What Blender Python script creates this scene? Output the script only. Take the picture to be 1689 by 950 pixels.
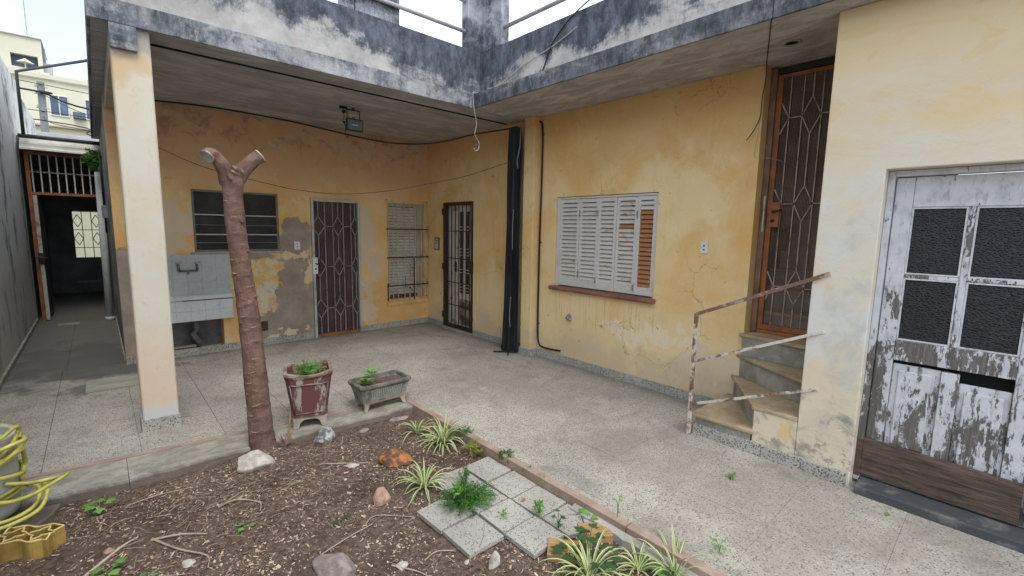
import bpy, bmesh, math, random
from mathutils import Vector, Matrix, noise as mnoise
R = math.radians
rnd = random.Random(7)
scene = bpy.context.scene
for o in list(bpy.data.objects): bpy.data.objects.remove(o)
C = scene.collection

# ------------------------------------------------------------------ camera
cam_d = bpy.data.cameras.new("camera"); cam = bpy.data.objects.new("camera", cam_d); C.objects.link(cam)
yaw, pitch, roll = R(42.377), R(-7.307), R(1.0516)
fw = Vector((math.sin(yaw)*math.cos(pitch), math.cos(yaw)*math.cos(pitch), math.sin(pitch)))
rt = Vector((math.cos(yaw), -math.sin(yaw), 0)); up = rt.cross(fw)
rt2 = math.cos(roll)*rt + math.sin(roll)*up; up2 = -math.sin(roll)*rt + math.cos(roll)*up
cam.matrix_world = Matrix(((rt2.x, up2.x, -fw.x, 0), (rt2.y, up2.y, -fw.y, 0), (rt2.z, up2.z, -fw.z, 1.6), (0, 0, 0, 1)))
cam_d.sensor_width = 36; cam_d.lens = 36*750.17/1689; cam_d.clip_start = .02; cam_d.clip_end = 3000
scene.camera = cam

# ------------------------------------------------------------------ world, sun, exposure
SUN_EL, SUN_AZ = R(58), R(188)            # azimuth clockwise from +Y
w = bpy.data.worlds.new("World"); scene.world = w; w.use_nodes = True
nt = w.node_tree; nt.nodes.clear()
sky = nt.nodes.new('ShaderNodeTexSky'); sky.sky_type = 'NISHITA'; sky.sun_disc = False
sky.sun_elevation = SUN_EL; sky.sun_rotation = SUN_AZ; sky.air_density = 1.0; sky.dust_density = 1.0
tc = nt.nodes.new('ShaderNodeTexCoord'); mp = nt.nodes.new('ShaderNodeMapping'); mp.inputs['Scale'].default_value = (1, 1, 2.2); mp.inputs['Location'].default_value = (.6, -.35, .2)
nz = nt.nodes.new('ShaderNodeTexNoise'); nz.inputs['Scale'].default_value = 2.3; nz.inputs['Detail'].default_value = 6; nz.inputs['Roughness'].default_value = .55
rp = nt.nodes.new('ShaderNodeValToRGB'); rp.color_ramp.elements[0].position = .40; rp.color_ramp.elements[0].color = (.22, .22, .22, 1)
rp.color_ramp.elements[1].position = .60; rp.color_ramp.elements[1].color = (.97, .97, .97, 1)
mx = nt.nodes.new('ShaderNodeMixRGB'); mx.inputs[2].default_value = (8.3, 8.7, 9.0, 1)
bg = nt.nodes.new('ShaderNodeBackground'); bg.inputs['Strength'].default_value = .125
wo = nt.nodes.new('ShaderNodeOutputWorld')
L = nt.links.new
L(tc.outputs['Generated'], mp.inputs['Vector']); L(mp.outputs[0], nz.inputs['Vector']); L(nz.outputs['Fac'], rp.inputs[0])
L(rp.outputs[0], mx.inputs[0]); L(sky.outputs[0], mx.inputs[1]); L(mx.outputs[0], bg.inputs[0]); L(bg.outputs[0], wo.inputs[0])
sd = bpy.data.lights.new("sun", 'SUN'); sd.energy = .8; sd.angle = R(25); sd.color = (1, .96, .9)
sun = bpy.data.objects.new("sun", sd); C.objects.link(sun)
sv = Vector((math.sin(SUN_AZ)*math.cos(SUN_EL), math.cos(SUN_AZ)*math.cos(SUN_EL), math.sin(SUN_EL)))
sun.rotation_euler = sv.to_track_quat('Z', 'Y').to_euler(); sun.location = sv*50
scene.view_settings.view_transform = 'Standard'; scene.view_settings.look = 'None'
scene.view_settings.exposure = 1.12; scene.view_settings.gamma = 1
scene.cycles.max_bounces = 8; scene.cycles.diffuse_bounces = 5

# ------------------------------------------------------------------ material toolkit
class M:
    def __init__(s, name, rough=.85, spec=.3, metal=0):
        s.m = bpy.data.materials.new(name); s.m.use_nodes = True; s.nt = s.m.node_tree
        s.b = s.nt.nodes['Principled BSDF']; s.b.inputs['Roughness'].default_value = rough
        s.b.inputs['Specular IOR Level'].default_value = spec; s.b.inputs['Metallic'].default_value = metal
        s.P = s.nt.nodes.new('ShaderNodeNewGeometry').outputs['Position']
        s.O = s.nt.nodes.new('ShaderNodeTexCoord').outputs['Object']
    def _set(s, inp, v):
        if isinstance(v, bpy.types.NodeSocket): s.nt.links.new(v, inp)
        elif isinstance(v, (tuple, list)) and len(v) == 3 and inp.type == 'RGBA': inp.default_value = (*v, 1)
        else: inp.default_value = v
    def vec(s, v, scale=(1, 1, 1), loc=(0, 0, 0), rot=(0, 0, 0)):
        n = s.nt.nodes.new('ShaderNodeMapping'); s._set(n.inputs[0], v)
        n.inputs['Scale'].default_value = scale; n.inputs['Location'].default_value = loc; n.inputs['Rotation'].default_value = rot
        return n.outputs[0]
    def noise(s, scale, detail=4, rough=.55, vec=None, dist=0, st=None):
        n = s.nt.nodes.new('ShaderNodeTexNoise'); v = vec if vec is not None else s.P
        if st: v = s.vec(v, st)
        s._set(n.inputs['Vector'], v); n.inputs['Scale'].default_value = scale; n.inputs['Detail'].default_value = detail
        n.inputs['Roughness'].default_value = rough; n.inputs['Distortion'].default_value = dist
        return n.outputs['Fac']
    def vor(s, scale, vec=None, feature='F1', out='Distance', rand=1):
        n = s.nt.nodes.new('ShaderNodeTexVoronoi'); n.feature = feature; s._set(n.inputs['Vector'], vec if vec is not None else s.P)
        n.inputs['Scale'].default_value = scale; n.inputs['Randomness'].default_value = rand
        return n.outputs[out]
    def rmp(s, f, a, b, c=0., d=1.):
        n = s.nt.nodes.new('ShaderNodeMapRange'); n.interpolation_type = 'SMOOTHSTEP'
        s._set(n.inputs['Value'], f)
        for k, v in zip(('From Min', 'From Max', 'To Min', 'To Max'), (a, b, c, d)): n.inputs[k].default_value = v
        return n.outputs[0]
    def mth(s, op, a, b=0.):
        n = s.nt.nodes.new('ShaderNodeMath'); n.operation = op; s._set(n.inputs[0], a); s._set(n.inputs[1], b); return n.outputs[0]
    def mix(s, f, a, b, blend='MIX'):
        n = s.nt.nodes.new('ShaderNodeMixRGB'); n.blend_type = blend; s._set(n.inputs[0], f); s._set(n.inputs[1], a); s._set(n.inputs[2], b); return n.outputs[0]
    def xyz(s, v=None):
        n = s.nt.nodes.new('ShaderNodeSeparateXYZ'); s._set(n.inputs[0], v if v is not None else s.P); return n.outputs
    def blob(s, c, r, amp=.5, nscale=3., soft=.12, detail=5, seed=0):
        """noise-edged ellipse at c with radii r (None = ignore that axis)"""
        sc = tuple(0 if q is None else 1/q for q in r); lc = tuple(-a*b for a, b in zip(c, sc))
        v = s.vec(s.P, sc, lc); n = s.nt.nodes.new('ShaderNodeVectorMath'); n.operation = 'LENGTH'; s._set(n.inputs[0], v)
        nz = s.rmp(s.noise(nscale, detail, .62, s.vec(s.P, (1, 1, 1), (seed, seed*2, 0)), .3), .28, .72)
        d = s.mth('ADD', n.outputs['Value'], s.mth('MULTIPLY', s.mth('SUBTRACT', nz, .5), amp*2))
        return s.rmp(d, 1-soft, 1+soft, 1., 0.)
    def mx(s, *fs):
        o = fs[0]
        for f in fs[1:]: o = s.mth('MAXIMUM', o, f)
        return o
    def bump(s, h, strength=.3, dist=.01):
        n = s.nt.nodes.new('ShaderNodeBump'); n.inputs['Strength'].default_value = strength; n.inputs['Distance'].default_value = dist
        s._set(n.inputs['Height'], h); s.nt.links.new(n.outputs[0], s.b.inputs['Normal'])
    def done(s, col, rough=None):
        s._set(s.b.inputs['Base Color'], col)
        if rough is not None: s._set(s.b.inputs['Roughness'], rough)
        return s.m

def plain(name, col, var=.12, scale=6, rough=.7, spec=.3, metal=0, bump=.15):
    m = M(name, rough, spec, metal)
    n = m.noise(scale, 5, .6, m.O)
    c = m.mix(m.rmp(n, .3, .7), tuple(k*(1-var) for k in col), tuple(min(1, k*(1+var)) for k in col))
    if bump: m.bump(m.noise(scale*8, 4, .6, m.O), bump, .004)
    return m.done(c)

def two_tone(name, a, b, scale, lo, hi, rough=.7, st=None, metal=0, bump=.25, spec=.3, detail=6):
    m = M(name, rough, spec, metal)
    n = m.noise(scale, detail, .62, m.O, st=st)
    f = m.rmp(n, lo, hi)
    fine = m.noise(scale*7, 4, .6, m.O, st=st)
    c = m.mix(f, a, b); c = m.mix(m.rmp(fine, .35, .75, 0, .3), c, tuple(k*.6 for k in a))
    m.bump(m.mth('ADD', m.mth('MULTIPLY', f, .5), m.mth('MULTIPLY', fine, .5)), bump, .004)
    return m.done(c)

def ochre(m, warm=(.62, .37, .13), pale=(.74, .54, .27), seed=0):
    v = m.vec(m.P, (1, 1, 1), (seed, seed, 0))
    big = m.noise(1.1, 6, .6, v, .4); mid = m.noise(4, 6, .65, v, .6); fine = m.noise(60, 4, .6, v)
    c = m.mix(m.rmp(big, .38, .64), warm, pale)
    c = m.mix(m.rmp(mid, .52, .72, 0, .35), c, (.80, .66, .42))
    c = m.mix(m.rmp(m.noise(2.2, 7, .7, v, 1.2), .58, .70, 0, .5), c, (.60, .31, .08))
    run = m.noise(3.0, 5, .6, v, .3, st=(4, 4, .45))
    c = m.mix(m.rmp(run, .55, .75, 0, .22), c, (.42, .28, .16))
    c = m.mix(m.rmp(fine, .4, .8, 0, .15), c, (.35, .25, .15))
    return c, mid, fine

# rear wall
m = M('ochre_plaster_rear', .92, .15); c, mid, fine = ochre(m, (.70, .40, .145), (.76, .52, .25), 3.1)
z = m.xyz()[2]
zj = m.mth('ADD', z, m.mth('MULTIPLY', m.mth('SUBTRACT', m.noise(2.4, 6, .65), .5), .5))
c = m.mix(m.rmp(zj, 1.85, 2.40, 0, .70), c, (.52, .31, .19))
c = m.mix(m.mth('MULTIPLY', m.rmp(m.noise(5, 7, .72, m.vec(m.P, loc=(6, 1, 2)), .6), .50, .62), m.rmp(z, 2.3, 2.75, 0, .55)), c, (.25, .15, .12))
c = m.mix(m.mth('MULTIPLY', m.rmp(m.noise(3.2, 5, .6, st=(1, 1, 2.5)), .52, .62), m.rmp(zj, 2.4, 2.8, 0, .6)), c, (.50, .40, .28))
pale = m.mx(m.blob((.62, 0, 1.55), (.30, None, .32), .5, 5, .2), m.blob((3.02, 0, 1.35), (.13, None, .55), .6, 5, .25), m.blob((3.05, 0, .3), (.12, None, .30), .7, 9, .2), m.blob((3.15, 0, .95), (.12, None, .2), .7, 7, .2))
c = m.mix(m.mth('MULTIPLY', pale, .75), c, (.60, .52, .38))
old = m.mx(m.blob((1.62, 0, .90), (.36, None, .42), .5, 4, .06, 7), m.blob((1.95, 0, 1.18), (.30, None, .12), .8, 6, .06, 7), m.blob((1.95, 0, .12), (.5, None, .1), .8, 7, .06, 7), m.blob((2.19, 0, .98), (.09, None, .2), .7, 8, .06, 7), m.blob((.8,0,.1),(.4,None,.12),.6,6))
chip = m.mx(m.blob((2.20, 0, .96), (.07, None, .16), .7, 9, .05, 7), m.blob((1.93, 0, 1.20), (.22, None, .05), .9, 7, .05, 7), m.blob((1.95, 0, .14), (.16, None, .06), .9, 9, .05, 7))
oc = m.mix(m.rmp(m.noise(7, 6, .7), .42, .58), (.62, .54, .38), (.66, .40, .12))
oc = m.mix(m.rmp(m.noise(9, 6, .7, m.vec(m.P, loc=(5, 5, 0))), .58, .66), oc, (.34, .44, .42))
cem = m.mx(m.blob((2.03, 0, .66), (.27, None, .60), .42, 3.2, .03, 7), m.blob((2.04, 0, 1.40), (.27, None, .24), .5, 5, .03, 7), m.blob((2.13, 0, .40), (.20, None, .6), .35, 6, .03, 7), m.blob((1.52, 0, 1.22), (.26, None, .07), .7, 6, .05, 7), m.blob((1.75, 0, .25), (.25, None, .22), .6, 5, .03, 7))
endc = m.mth('MULTIPLY', m.rmp(m.xyz()[0], .44, .42), m.rmp(m.mth('ADD', z, m.mth('MULTIPLY', m.noise(9, 5, .7), .25)), 1.46, 1.42))
cem = m.mx(cem, endc)
cc = m.mix(m.rmp(m.noise(5, 6, .6), .3, .7), (.27, .215, .175), (.37, .31, .25))
c = m.mix(old, c, oc); c = m.mix(cem, c, cc); c = m.mix(chip, c, m.mix(.5, oc, (.64, .55, .38)))
spot = m.mth('MULTIPLY', m.rmp(m.noise(11, 5, .6, m.vec(m.P, loc=(9, 2, 0))), .66, .7), m.rmp(z, .9, .3))
c = m.mix(spot, c, (.16, .13, .11))
m.bump(m.mth('ADD', m.mth('MULTIPLY', cem, -1.), m.mth('ADD', m.mth('MULTIPLY', mid, .7), m.mth('MULTIPLY', fine, .15))), .6, .012)
scr = m.mth('MULTIPLY', m.rmp(m.noise(13, 8, .78, m.vec(m.P, loc=(2, 7, 1)), .4), .59, .64), m.mth('SUBTRACT', 1., cem))
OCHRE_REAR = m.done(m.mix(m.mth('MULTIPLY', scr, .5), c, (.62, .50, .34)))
# right wall
m = M('ochre_plaster_side', .92, .15); c, mid, fine = ochre(m, (.72, .45, .175), (.78, .58, .31), 8.7)
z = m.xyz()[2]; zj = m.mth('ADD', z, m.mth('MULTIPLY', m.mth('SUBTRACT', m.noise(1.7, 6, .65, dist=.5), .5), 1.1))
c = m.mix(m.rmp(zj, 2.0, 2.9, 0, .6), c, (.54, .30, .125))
c = m.mix(m.mth('MULTIPLY', m.rmp(zj, 1.1, .5), .6), c, (.80, .64, .38))
c = m.mix(m.mth('MULTIPLY', m.blob((0, 2.15, 1.95), (None, .5, .3), .7, 2.5, .5), .5), c, (.82, .70, .46))
c = m.mix(m.mth('MULTIPLY', m.blob((0, 1.58, 1.75), (None, .09, .40), .7, 5, .6), .5), c, (.72, .44, .14))
c = m.mix(m.mth('MULTIPLY', m.blob((0, 2.3, .55), (None, .5, .12), .9, 6, .2), .5), c, (.82, .74, .58))
c = m.mix(m.rmp(m.noise(14, 5, .6, m.vec(m.P, loc=(4, 2, 0))), .68, .71), c, (.40, .28, .18))
c = m.mix(m.mth('MULTIPLY', m.blob((0, 1.7, .35), (None, .5, .18), .8, 6, .3), .6), c, (.60, .50, .38))
c = m.mix(m.mth('MULTIPLY', m.rmp(zj, .42, .1), .5), c, (.48, .40, .30))
m.bump(m.mth('ADD', m.mth('MULTIPLY', mid, .8), m.mth('MULTIPLY', fine, .15)), .45, .012)
def cracks(m, sc, seed, keep=.5):
    n = m.nt.nodes.new('ShaderNodeTexNoise'); n.inputs['Scale'].default_value = 3; n.inputs['Detail'].default_value = 6; m._set(n.inputs['Vector'], m.P)
    a = m.nt.nodes.new('ShaderNodeVectorMath'); a.operation = 'MULTIPLY_ADD'; m._set(a.inputs[0], n.outputs['Color']); a.inputs[1].default_value = (.5, .5, .5); m._set(a.inputs[2], m.vec(m.P, loc=(seed, seed, seed)))
    e = m.vor(sc, a.outputs[0], 'DISTANCE_TO_EDGE'); return m.mth('MULTIPLY', m.rmp(e, .006, .001), m.rmp(m.noise(1.3, 3, .5, m.vec(m.P, loc=(seed, 1, 2))), keep, keep+.06))
c = m.mix(m.mth('MULTIPLY', cracks(m, 1.4, 3.3, .5), .6), c, (.24, .17, .11))
c = m.mix(m.mth('MULTIPLY', m.mth('MULTIPLY', m.blob((0, 3.07, .70), (None, .75, .22), .3, 5, .4), m.rmp(m.noise(7, 6, .7, st=(1, 5, .25)), .48, .66)), .45), c, (.44, .30, .18))
scr = m.rmp(m.noise(16, 8, .78, m.vec(m.P, (1, 1.4, .8), (2, 7, 1)), .4), .60, .66)
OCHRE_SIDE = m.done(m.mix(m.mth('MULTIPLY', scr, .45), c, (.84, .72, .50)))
# white-washed projecting wall
m = M('faded_plaster_front', .92, .15)
big = m.noise(1.3, 7, .65, dist=.6); mid = m.noise(5, 6, .65, dist=.4); fine = m.noise(60, 4, .6)
c = m.mix(m.rmp(big, .35, .65), (.66, .575, .42), (.645, .595, .49))
z = m.xyz()[2]; zj = m.mth('ADD', z, m.mth('MULTIPLY', m.mth('SUBTRACT', m.noise(1.4, 6, .65, m.vec(m.P, (1, 1, 1.6)), .7), .5), 1.2))
c = m.mix(m.rmp(zj, 1.9, 2.8, 0, .75), c, (.66, .50, .27))
c = m.mix(m.mth('MULTIPLY', m.rmp(m.noise(2.2, 7, .7, m.vec(m.P, (1, 1, 2.4), (3, 3, 0)), .8), .53, .66), m.rmp(zj, 1.9, 2.4, 0, .4)), c, (.64, .44, .19))
c = m.mix(m.mth('MULTIPLY', m.blob((0, .15, 2.28), (None, .4, .07), .8, 3, .7), .35), c, (.72, .48, .18))
c = m.mix(m.mth('MULTIPLY', m.mx(m.blob((0, .78, 1.22), (None, .025, .11), .6, 12, .5), m.blob((0, .95, .24), (None, .04, .06), .9, 12, .4)), .5), c, (.66, .42, .14))
c = m.mix(m.mth('MULTIPLY', m.rmp(m.noise(2.6, 8, .72, m.vec(m.P, loc=(1, 8, 3)), .6), .42, .60), m.mth('MULTIPLY', m.rmp(zj, .5, .9), m.rmp(zj, 2.3, 1.7, 0, .75))), c, (.62, .62, .61))
grey = m.mx(m.blob((0, .66, .9), (None, .10, .6), .8, 5, .5), m.blob((0, .66, .35), (None, .22, .2), .8, 6, .4))
c = m.mix(m.mth('MULTIPLY', m.mth('MULTIPLY', grey, m.rmp(m.noise(6, 7, .7, dist=.6), .35, .7)), .5), c, (.38, .385, .39))
c = m.mix(m.mth('MULTIPLY', m.rmp(m.noise(7, 7, .7, dist=.5), .5, .68), m.rmp(zj, .8, .3, 0, .85)), c, (.22, .205, .20))
c = m.mix(m.mth('MULTIPLY', m.rmp(m.noise(9, 7, .7, m.vec(m.P, loc=(7, 3, 1))), .56, .62), m.rmp(z, .5, .2)), c, (.36, .31, .26))
m.bump(m.mth('ADD', m.mth('MULTIPLY', mid, .8), m.mth('MULTIPLY', fine, .2)), .5, .012)
WHITEWALL = m.done(c)
# column
m = M('cream_plaster_column', .92, .15)
mid = m.noise(4, 6, .65, dist=.4); fine = m.noise(70, 4, .6)
c = m.mix(m.rmp(mid, .35, .65), (.62, .565, .44), (.63, .60, .51))
z = m.xyz()[2]
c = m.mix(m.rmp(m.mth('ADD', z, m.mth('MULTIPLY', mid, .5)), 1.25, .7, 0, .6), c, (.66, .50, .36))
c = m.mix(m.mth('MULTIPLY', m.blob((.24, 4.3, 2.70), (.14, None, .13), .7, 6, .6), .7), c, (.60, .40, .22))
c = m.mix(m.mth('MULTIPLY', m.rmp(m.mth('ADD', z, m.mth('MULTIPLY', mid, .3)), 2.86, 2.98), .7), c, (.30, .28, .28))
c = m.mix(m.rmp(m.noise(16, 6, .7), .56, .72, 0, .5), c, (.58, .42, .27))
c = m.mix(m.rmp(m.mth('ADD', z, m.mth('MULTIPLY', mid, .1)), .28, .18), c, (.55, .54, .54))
m.bump(m.mth('ADD', m.mth('MULTIPLY', mid, .5), m.mth('MULTIPLY', fine, .3)), .45, .01)
COLUMN = m.done(c)
# mouldy concrete (parapet, fascia)
def mould(name, light, dark, cov, seed, wet=None):
    m = M(name, .95, .1)
    v = m.vec(m.P, (1, 1, 1), (seed, seed*.7, 0))
    patch = m.noise(1.9, 8, .7, v, .6, st=(.7, .7, 1.5)); streak = m.noise(9, 8, .75, v, .2, st=(2.2, 2.2, .5)); sp = m.noise(46, 6, .8, v, st=(1, 1, .7))
    f = m.mth('ADD', m.mth('MULTIPLY', patch, 1.05), m.mth('ADD', m.mth('MULTIPLY', streak, .38), m.mth('MULTIPLY', sp, .43)))
    if wet is not None: f = wet(m, f)
    f = m.rmp(f, cov-.13, cov+.14)
    base = m.mix(m.rmp(m.noise(3.2, 6, .65, v), .35, .65), light, tuple(k*.7 for k in light))
    base = m.mix(m.rmp(m.noise(4.5, 6, .7, v, st=(1, 1, .3)), .58, .75, 0, .5), base, (.47, .39, .31))
    dk = m.mix(m.rmp(m.noise(7, 8, .75, v, st=(1.2, 1.2, .6)), .36, .68), dark, tuple(k*3.0 for k in dark))
    c = m.mix(f, base, dk); c = m.mix(m.mth('MULTIPLY', m.rmp(sp, .60, .70), .5), c, tuple(k*.9 for k in light))
    m.bump(m.mth('ADD', m.mth('MULTIPLY', streak, .5), m.mth('MULTIPLY', sp, .7)), .7, .012)
    return m.done(c)
DARK = (.052, .058, .070)
def topdark(m, f):
    x, y, z = m.xyz(); zz = m.mth('ADD', z, m.mth('MULTIPLY', m.mth('SUBTRACT', m.noise(1.6, 6, .65), .5), .9))
    f = m.mth('ADD', f, m.rmp(zz, 3.18, 3.58, -.10, .42)); near = m.blob((3.41, 4.34, 0), (1.1, 1.1, None), .5, 2, .5)
    return m.mth('ADD', f, m.mth('MULTIPLY', near, .22))
MOULD_PARAPET = mould('mouldy_parapet_plaster', (.52, .50, .48), DARK, .975, 2.3, topdark)
MOULD_FASCIA = mould('mouldy_fascia_concrete', (.44, .44, .45), DARK, .90, 5.1)
MOULD_FASCIA2 = mould('blackened_fascia_concrete', (.40, .39, .38), (.055, .058, .066), .83, 6.6)
MOULD_POST = mould('mouldy_post_plaster', (.42, .44, .48), DARK, .90, 9.4)
MOULD_SIDE = mould('passage_wall_render', (.34, .33, .31), (.07, .072, .075), .95, 4.2)
# boundary wall
m = M('weathered_boundary_render', .95, .1)
patch = m.noise(1.5, 8, .72, dist=.5, st=(1, 1, .6)); st_ = m.noise(5, 8, .75, st=(1, 1.3, .35), dist=.4); sp = m.noise(30, 5, .7)
f = m.rmp(m.mth('ADD', m.mth('MULTIPLY', patch, 1.3), m.mth('MULTIPLY', st_, .5)), .92, 1.03)
c = m.mix(f, (.70, .69, .66), (.17, .17, .17)); c = m.mix(m.rmp(sp, .45, .8, 0, .3), c, (.26, .25, .23))
z = m.xyz()[2]; c = m.mix(m.rmp(m.mth('ADD', z, m.mth('MULTIPLY', patch, .9)), 1.7, 1.2, 0, .6), c, (.42, .39, .30))
m.bump(m.mth('ADD', st_, sp), .7, .015); BOUNDARY = m.done(m.mix(.15, c, (.7, .7, .68)))
# soffit
m = M('soffit_concrete', .95, .1)
bd = m.noise(2.6, 7, .7, st=(.7, 2.4, 1), dist=.9); pt = m.noise(1.4, 7, .65, dist=1.2)
c = m.mix(m.rmp(bd, .38, .64), (.35, .345, .345), (.52, .51, .50)); c = m.mix(m.rmp(pt, .45, .65, 0, .6), c, (.30, .295, .30))
c = m.mix(m.rmp(m.noise(5, 6, .7, dist=1), .6, .68, 0, .5), c, (.36, .30, .24))
m.bump(m.mth('ADD', bd, m.noise(40, 4, .6)), .5, .012); SOFFIT = m.done(c)
m = M('side_soffit_concrete', .95, .1)
bd = m.noise(2.4, 7, .7, st=(2.2, .8, 1), dist=1.1); pt = m.noise(1.2, 6, .6, dist=1)
c = m.mix(m.rmp(bd, .38, .64), (.36, .345, .33), (.57, .55, .52)); c = m.mix(m.rmp(pt, .5, .75, 0, .6), c, (.26, .25, .24))
m.bump(m.mth('ADD', bd, m.noise(40, 4, .6)), .5, .012); SOFFIT2 = m.done(c)

# terrazzo
def terrazzo(name, base, speck=(.11, .10, .09), dirt=.5, scale=75, thr=.45):
    m = M(name, .75, .25)
    rv = m.nt.nodes.new('ShaderNodeObjectInfo').outputs['Random']
    b = m.mix(m.rmp(m.noise(1.2, 6, .6, dist=.4), .35, .68), base, tuple(k*.74 for k in base))
    b = m.mix(m.mth('MULTIPLY', rv, .28), b, tuple(k*.7 for k in base))
    def sprk(sc, keep, ch, amt):
        col = m.vor(sc, out='Color'); hs = m.nt.nodes.new('ShaderNodeSeparateColor'); m._set(hs.inputs[0], col)
        d = m.mth('ADD', m.vor(sc), m.mth('MULTIPLY', m.mth('SUBTRACT', m.noise(sc*1.6, 2, .5), .5), .8))
        return m.mth('MULTIPLY', m.mth('MULTIPLY', m.rmp(d, .44, .30), m.rmp(hs.outputs[ch], keep-.04, keep+.04, 1, 0)), amt)
    c = m.mix(sprk(scale, thr, 0, .85), b, speck); c = m.mix(sprk(scale*1.9, thr+.1, 1, .6), c, tuple(k*1.4 for k in speck)); c = m.mix(sprk(scale*.8, .25, 2, .35), c, (.62, .60, .55))
    c = m.mix(m.rmp(m.noise(2.3, 7, .68, m.vec(m.P, loc=(3, 1, 0)), 1), .48, .72, 0, dirt), c, (.19, .175, .15))
    m.bump(m.noise(90, 3, .6), .2, .003)
    return m, c
m, c = terrazzo('terrazzo_floor', (.445, .41, .355), (.09, .085, .075), dirt=.6, scale=80, thr=.54)
x_, y_, z_ = m.xyz()
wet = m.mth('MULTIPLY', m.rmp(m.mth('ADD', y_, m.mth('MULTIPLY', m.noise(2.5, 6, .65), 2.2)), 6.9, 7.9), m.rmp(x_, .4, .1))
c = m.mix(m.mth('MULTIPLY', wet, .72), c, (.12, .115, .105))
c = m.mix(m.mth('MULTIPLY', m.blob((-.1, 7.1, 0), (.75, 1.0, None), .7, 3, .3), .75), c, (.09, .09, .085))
c = m.mix(m.mth('MULTIPLY', m.blob((3.1, 3.2, 0), (.5, 1.2, None), .8, 2.0, .5), .35), c, (.2, .18, .16))
c = m.mix(m.mth('MULTIPLY', m.blob((2.9, .9, 0), (.5, .9, None), .8, 2.0, .5), .35), c, (.24, .20, .16))
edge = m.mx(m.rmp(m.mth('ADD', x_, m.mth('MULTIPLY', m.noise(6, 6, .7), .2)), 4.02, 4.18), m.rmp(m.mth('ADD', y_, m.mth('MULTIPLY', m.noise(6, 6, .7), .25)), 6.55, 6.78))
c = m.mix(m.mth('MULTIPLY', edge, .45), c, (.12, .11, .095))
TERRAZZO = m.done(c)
m, c = terrazzo('terrazzo_skirting', (.47, .45, .40), (.07, .07, .065), .4, 62, .6); SKIRT = m.done(c)
m, c = terrazzo('terrazzo_loose_tile', (.45, .43, .385), (.11, .105, .10), .3, 80, .42); LOOSETILE = m.done(c)
m = M('curb_concrete', .95, .15)
n1 = m.noise(5, 7, .7, dist=.5, st=(1, 2, 1)); n2 = m.noise(40, 5, .7); c = m.mix(m.rmp(n1, .4, .6), (.25, .23, .19), (.38, .355, .30)); c = m.mix(m.rmp(m.noise(9, 7, .7, m.vec(m.P, loc=(4, 4, 0)), .8), .56, .64, 0, .5), c, (.46, .46, .43))
c = m.mix(m.rmp(n2, .4, .75, 0, .4), c, (.22, .20, .17)); c = m.mix(m.rmp(m.mth('ADD', m.xyz()[2], m.mth('MULTIPLY', n1, .03)), .0, -.015, 0, .75), c, (.13, .10, .08))
m.bump(m.mth('ADD', n1, n2), .7, .012); CURB = m.done(c)
CURBRED = two_tone('curb_red_edging', (.30, .215, .165), (.40, .31, .25), 5, .35, .65, .9, bump=.4)
SEWER = two_tone('inspection_cover_cement', (.27, .26, .21), (.40, .38, .31), 2.5, .35, .65, .9, st=(1, 3, 1))
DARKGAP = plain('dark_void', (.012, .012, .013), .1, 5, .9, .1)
INNER = plain('unlit_room_plaster', (.10, .09, .08), .25, 3, .95)
CEMENT = two_tone('bare_cement', (.30, .28, .25), (.42, .40, .37), 3, .35, .65, .95, bump=.5)
GROUND = plain('bare_ground', (.22, .2, .17), .2, 1.5, .95)
# soil
m = M('dry_garden_soil', 1, .05)
n1 = m.noise(3, 7, .7, dist=.5); n2 = m.noise(28, 6, .75); n3 = m.noise(110, 4, .7)
c = m.mix(m.rmp(n2, .35, .68), (.095, .069, .055), (.215, .16, .125)); c = m.mix(m.rmp(n1, .5, .7, 0, .45), c, (.24, .17, .135))
c = m.mix(m.rmp(n3, .62, .72, 0, .7), c, (.34, .27, .21)); c = m.mix(m.rmp(m.noise(1.2, 4, .6, m.vec(m.P, loc=(2, 2, 0))), .5, .62, 0, .5), c, (.075, .055, .045))
m.bump(m.mth('ADD', m.mth('MULTIPLY', n2, .8), m.mth('MULTIPLY', n3, .5)), 1, .02); SOIL = m.done(c)
CHIP1 = plain('chip_brown', (.22, .155, .12), .5, 3, .95); CHIP2 = plain('chip_pale', (.46, .37, .28), .3, 3, .95)
CHIP3 = plain('chip_dark', (.075, .052, .04), .4, 3, .95); CHIP4 = plain('chip_red', (.27, .165, .125), .3, 3, .95); CHIP5 = plain('chip_white', (.62, .58, .52), .2, 3, .95)
TWIG = two_tone('dry_twig', (.30, .22, .16), (.46, .37, .29), 12, .3, .7, .9)
STRAW = plain('dry_straw', (.46, .33, .19), .3, 5, .9)
# bark
m = M('reddish_bark', .95, .1)
n1 = m.noise(7, 6, .7, m.O, dist=.4); n2 = m.noise(30, 6, .7, m.O, st=(1, 1, .35)); rg = m.noise(9, 5, .7, m.O, st=(1.1, 1.1, 2.6), dist=.6)
c = m.mix(m.rmp(n1, .3, .7), (.165, .095, .075), (.28, .175, .14)); c = m.mix(m.rmp(n2, .45, .75, 0, .55), c, (.135, .075, .06))
c = m.mix(m.rmp(rg, .62, .68, 0, .5), c, (.45, .30, .24)); c = m.mix(m.rmp(m.noise(4, 5, .6, m.O), .6, .72, 0, .35), c, (.33, .29, .24))
m.bump(m.mth('ADD', m.mth('MULTIPLY', rg, .7), m.mth('ADD', n2, m.mth('MULTIPLY', m.noise(70, 5, .75, m.O, st=(1, 1, .25)), .8))), 1, .016); BARK = m.done(c)
CUTWOOD = two_tone('cut_wood', (.46, .36, .26), (.60, .52, .42), 14, .35, .65, .9)
GREYCUT = two_tone('weathered_cut_wood', (.20, .21, .19), (.42, .43, .38), 18, .35, .65, .9)
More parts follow.
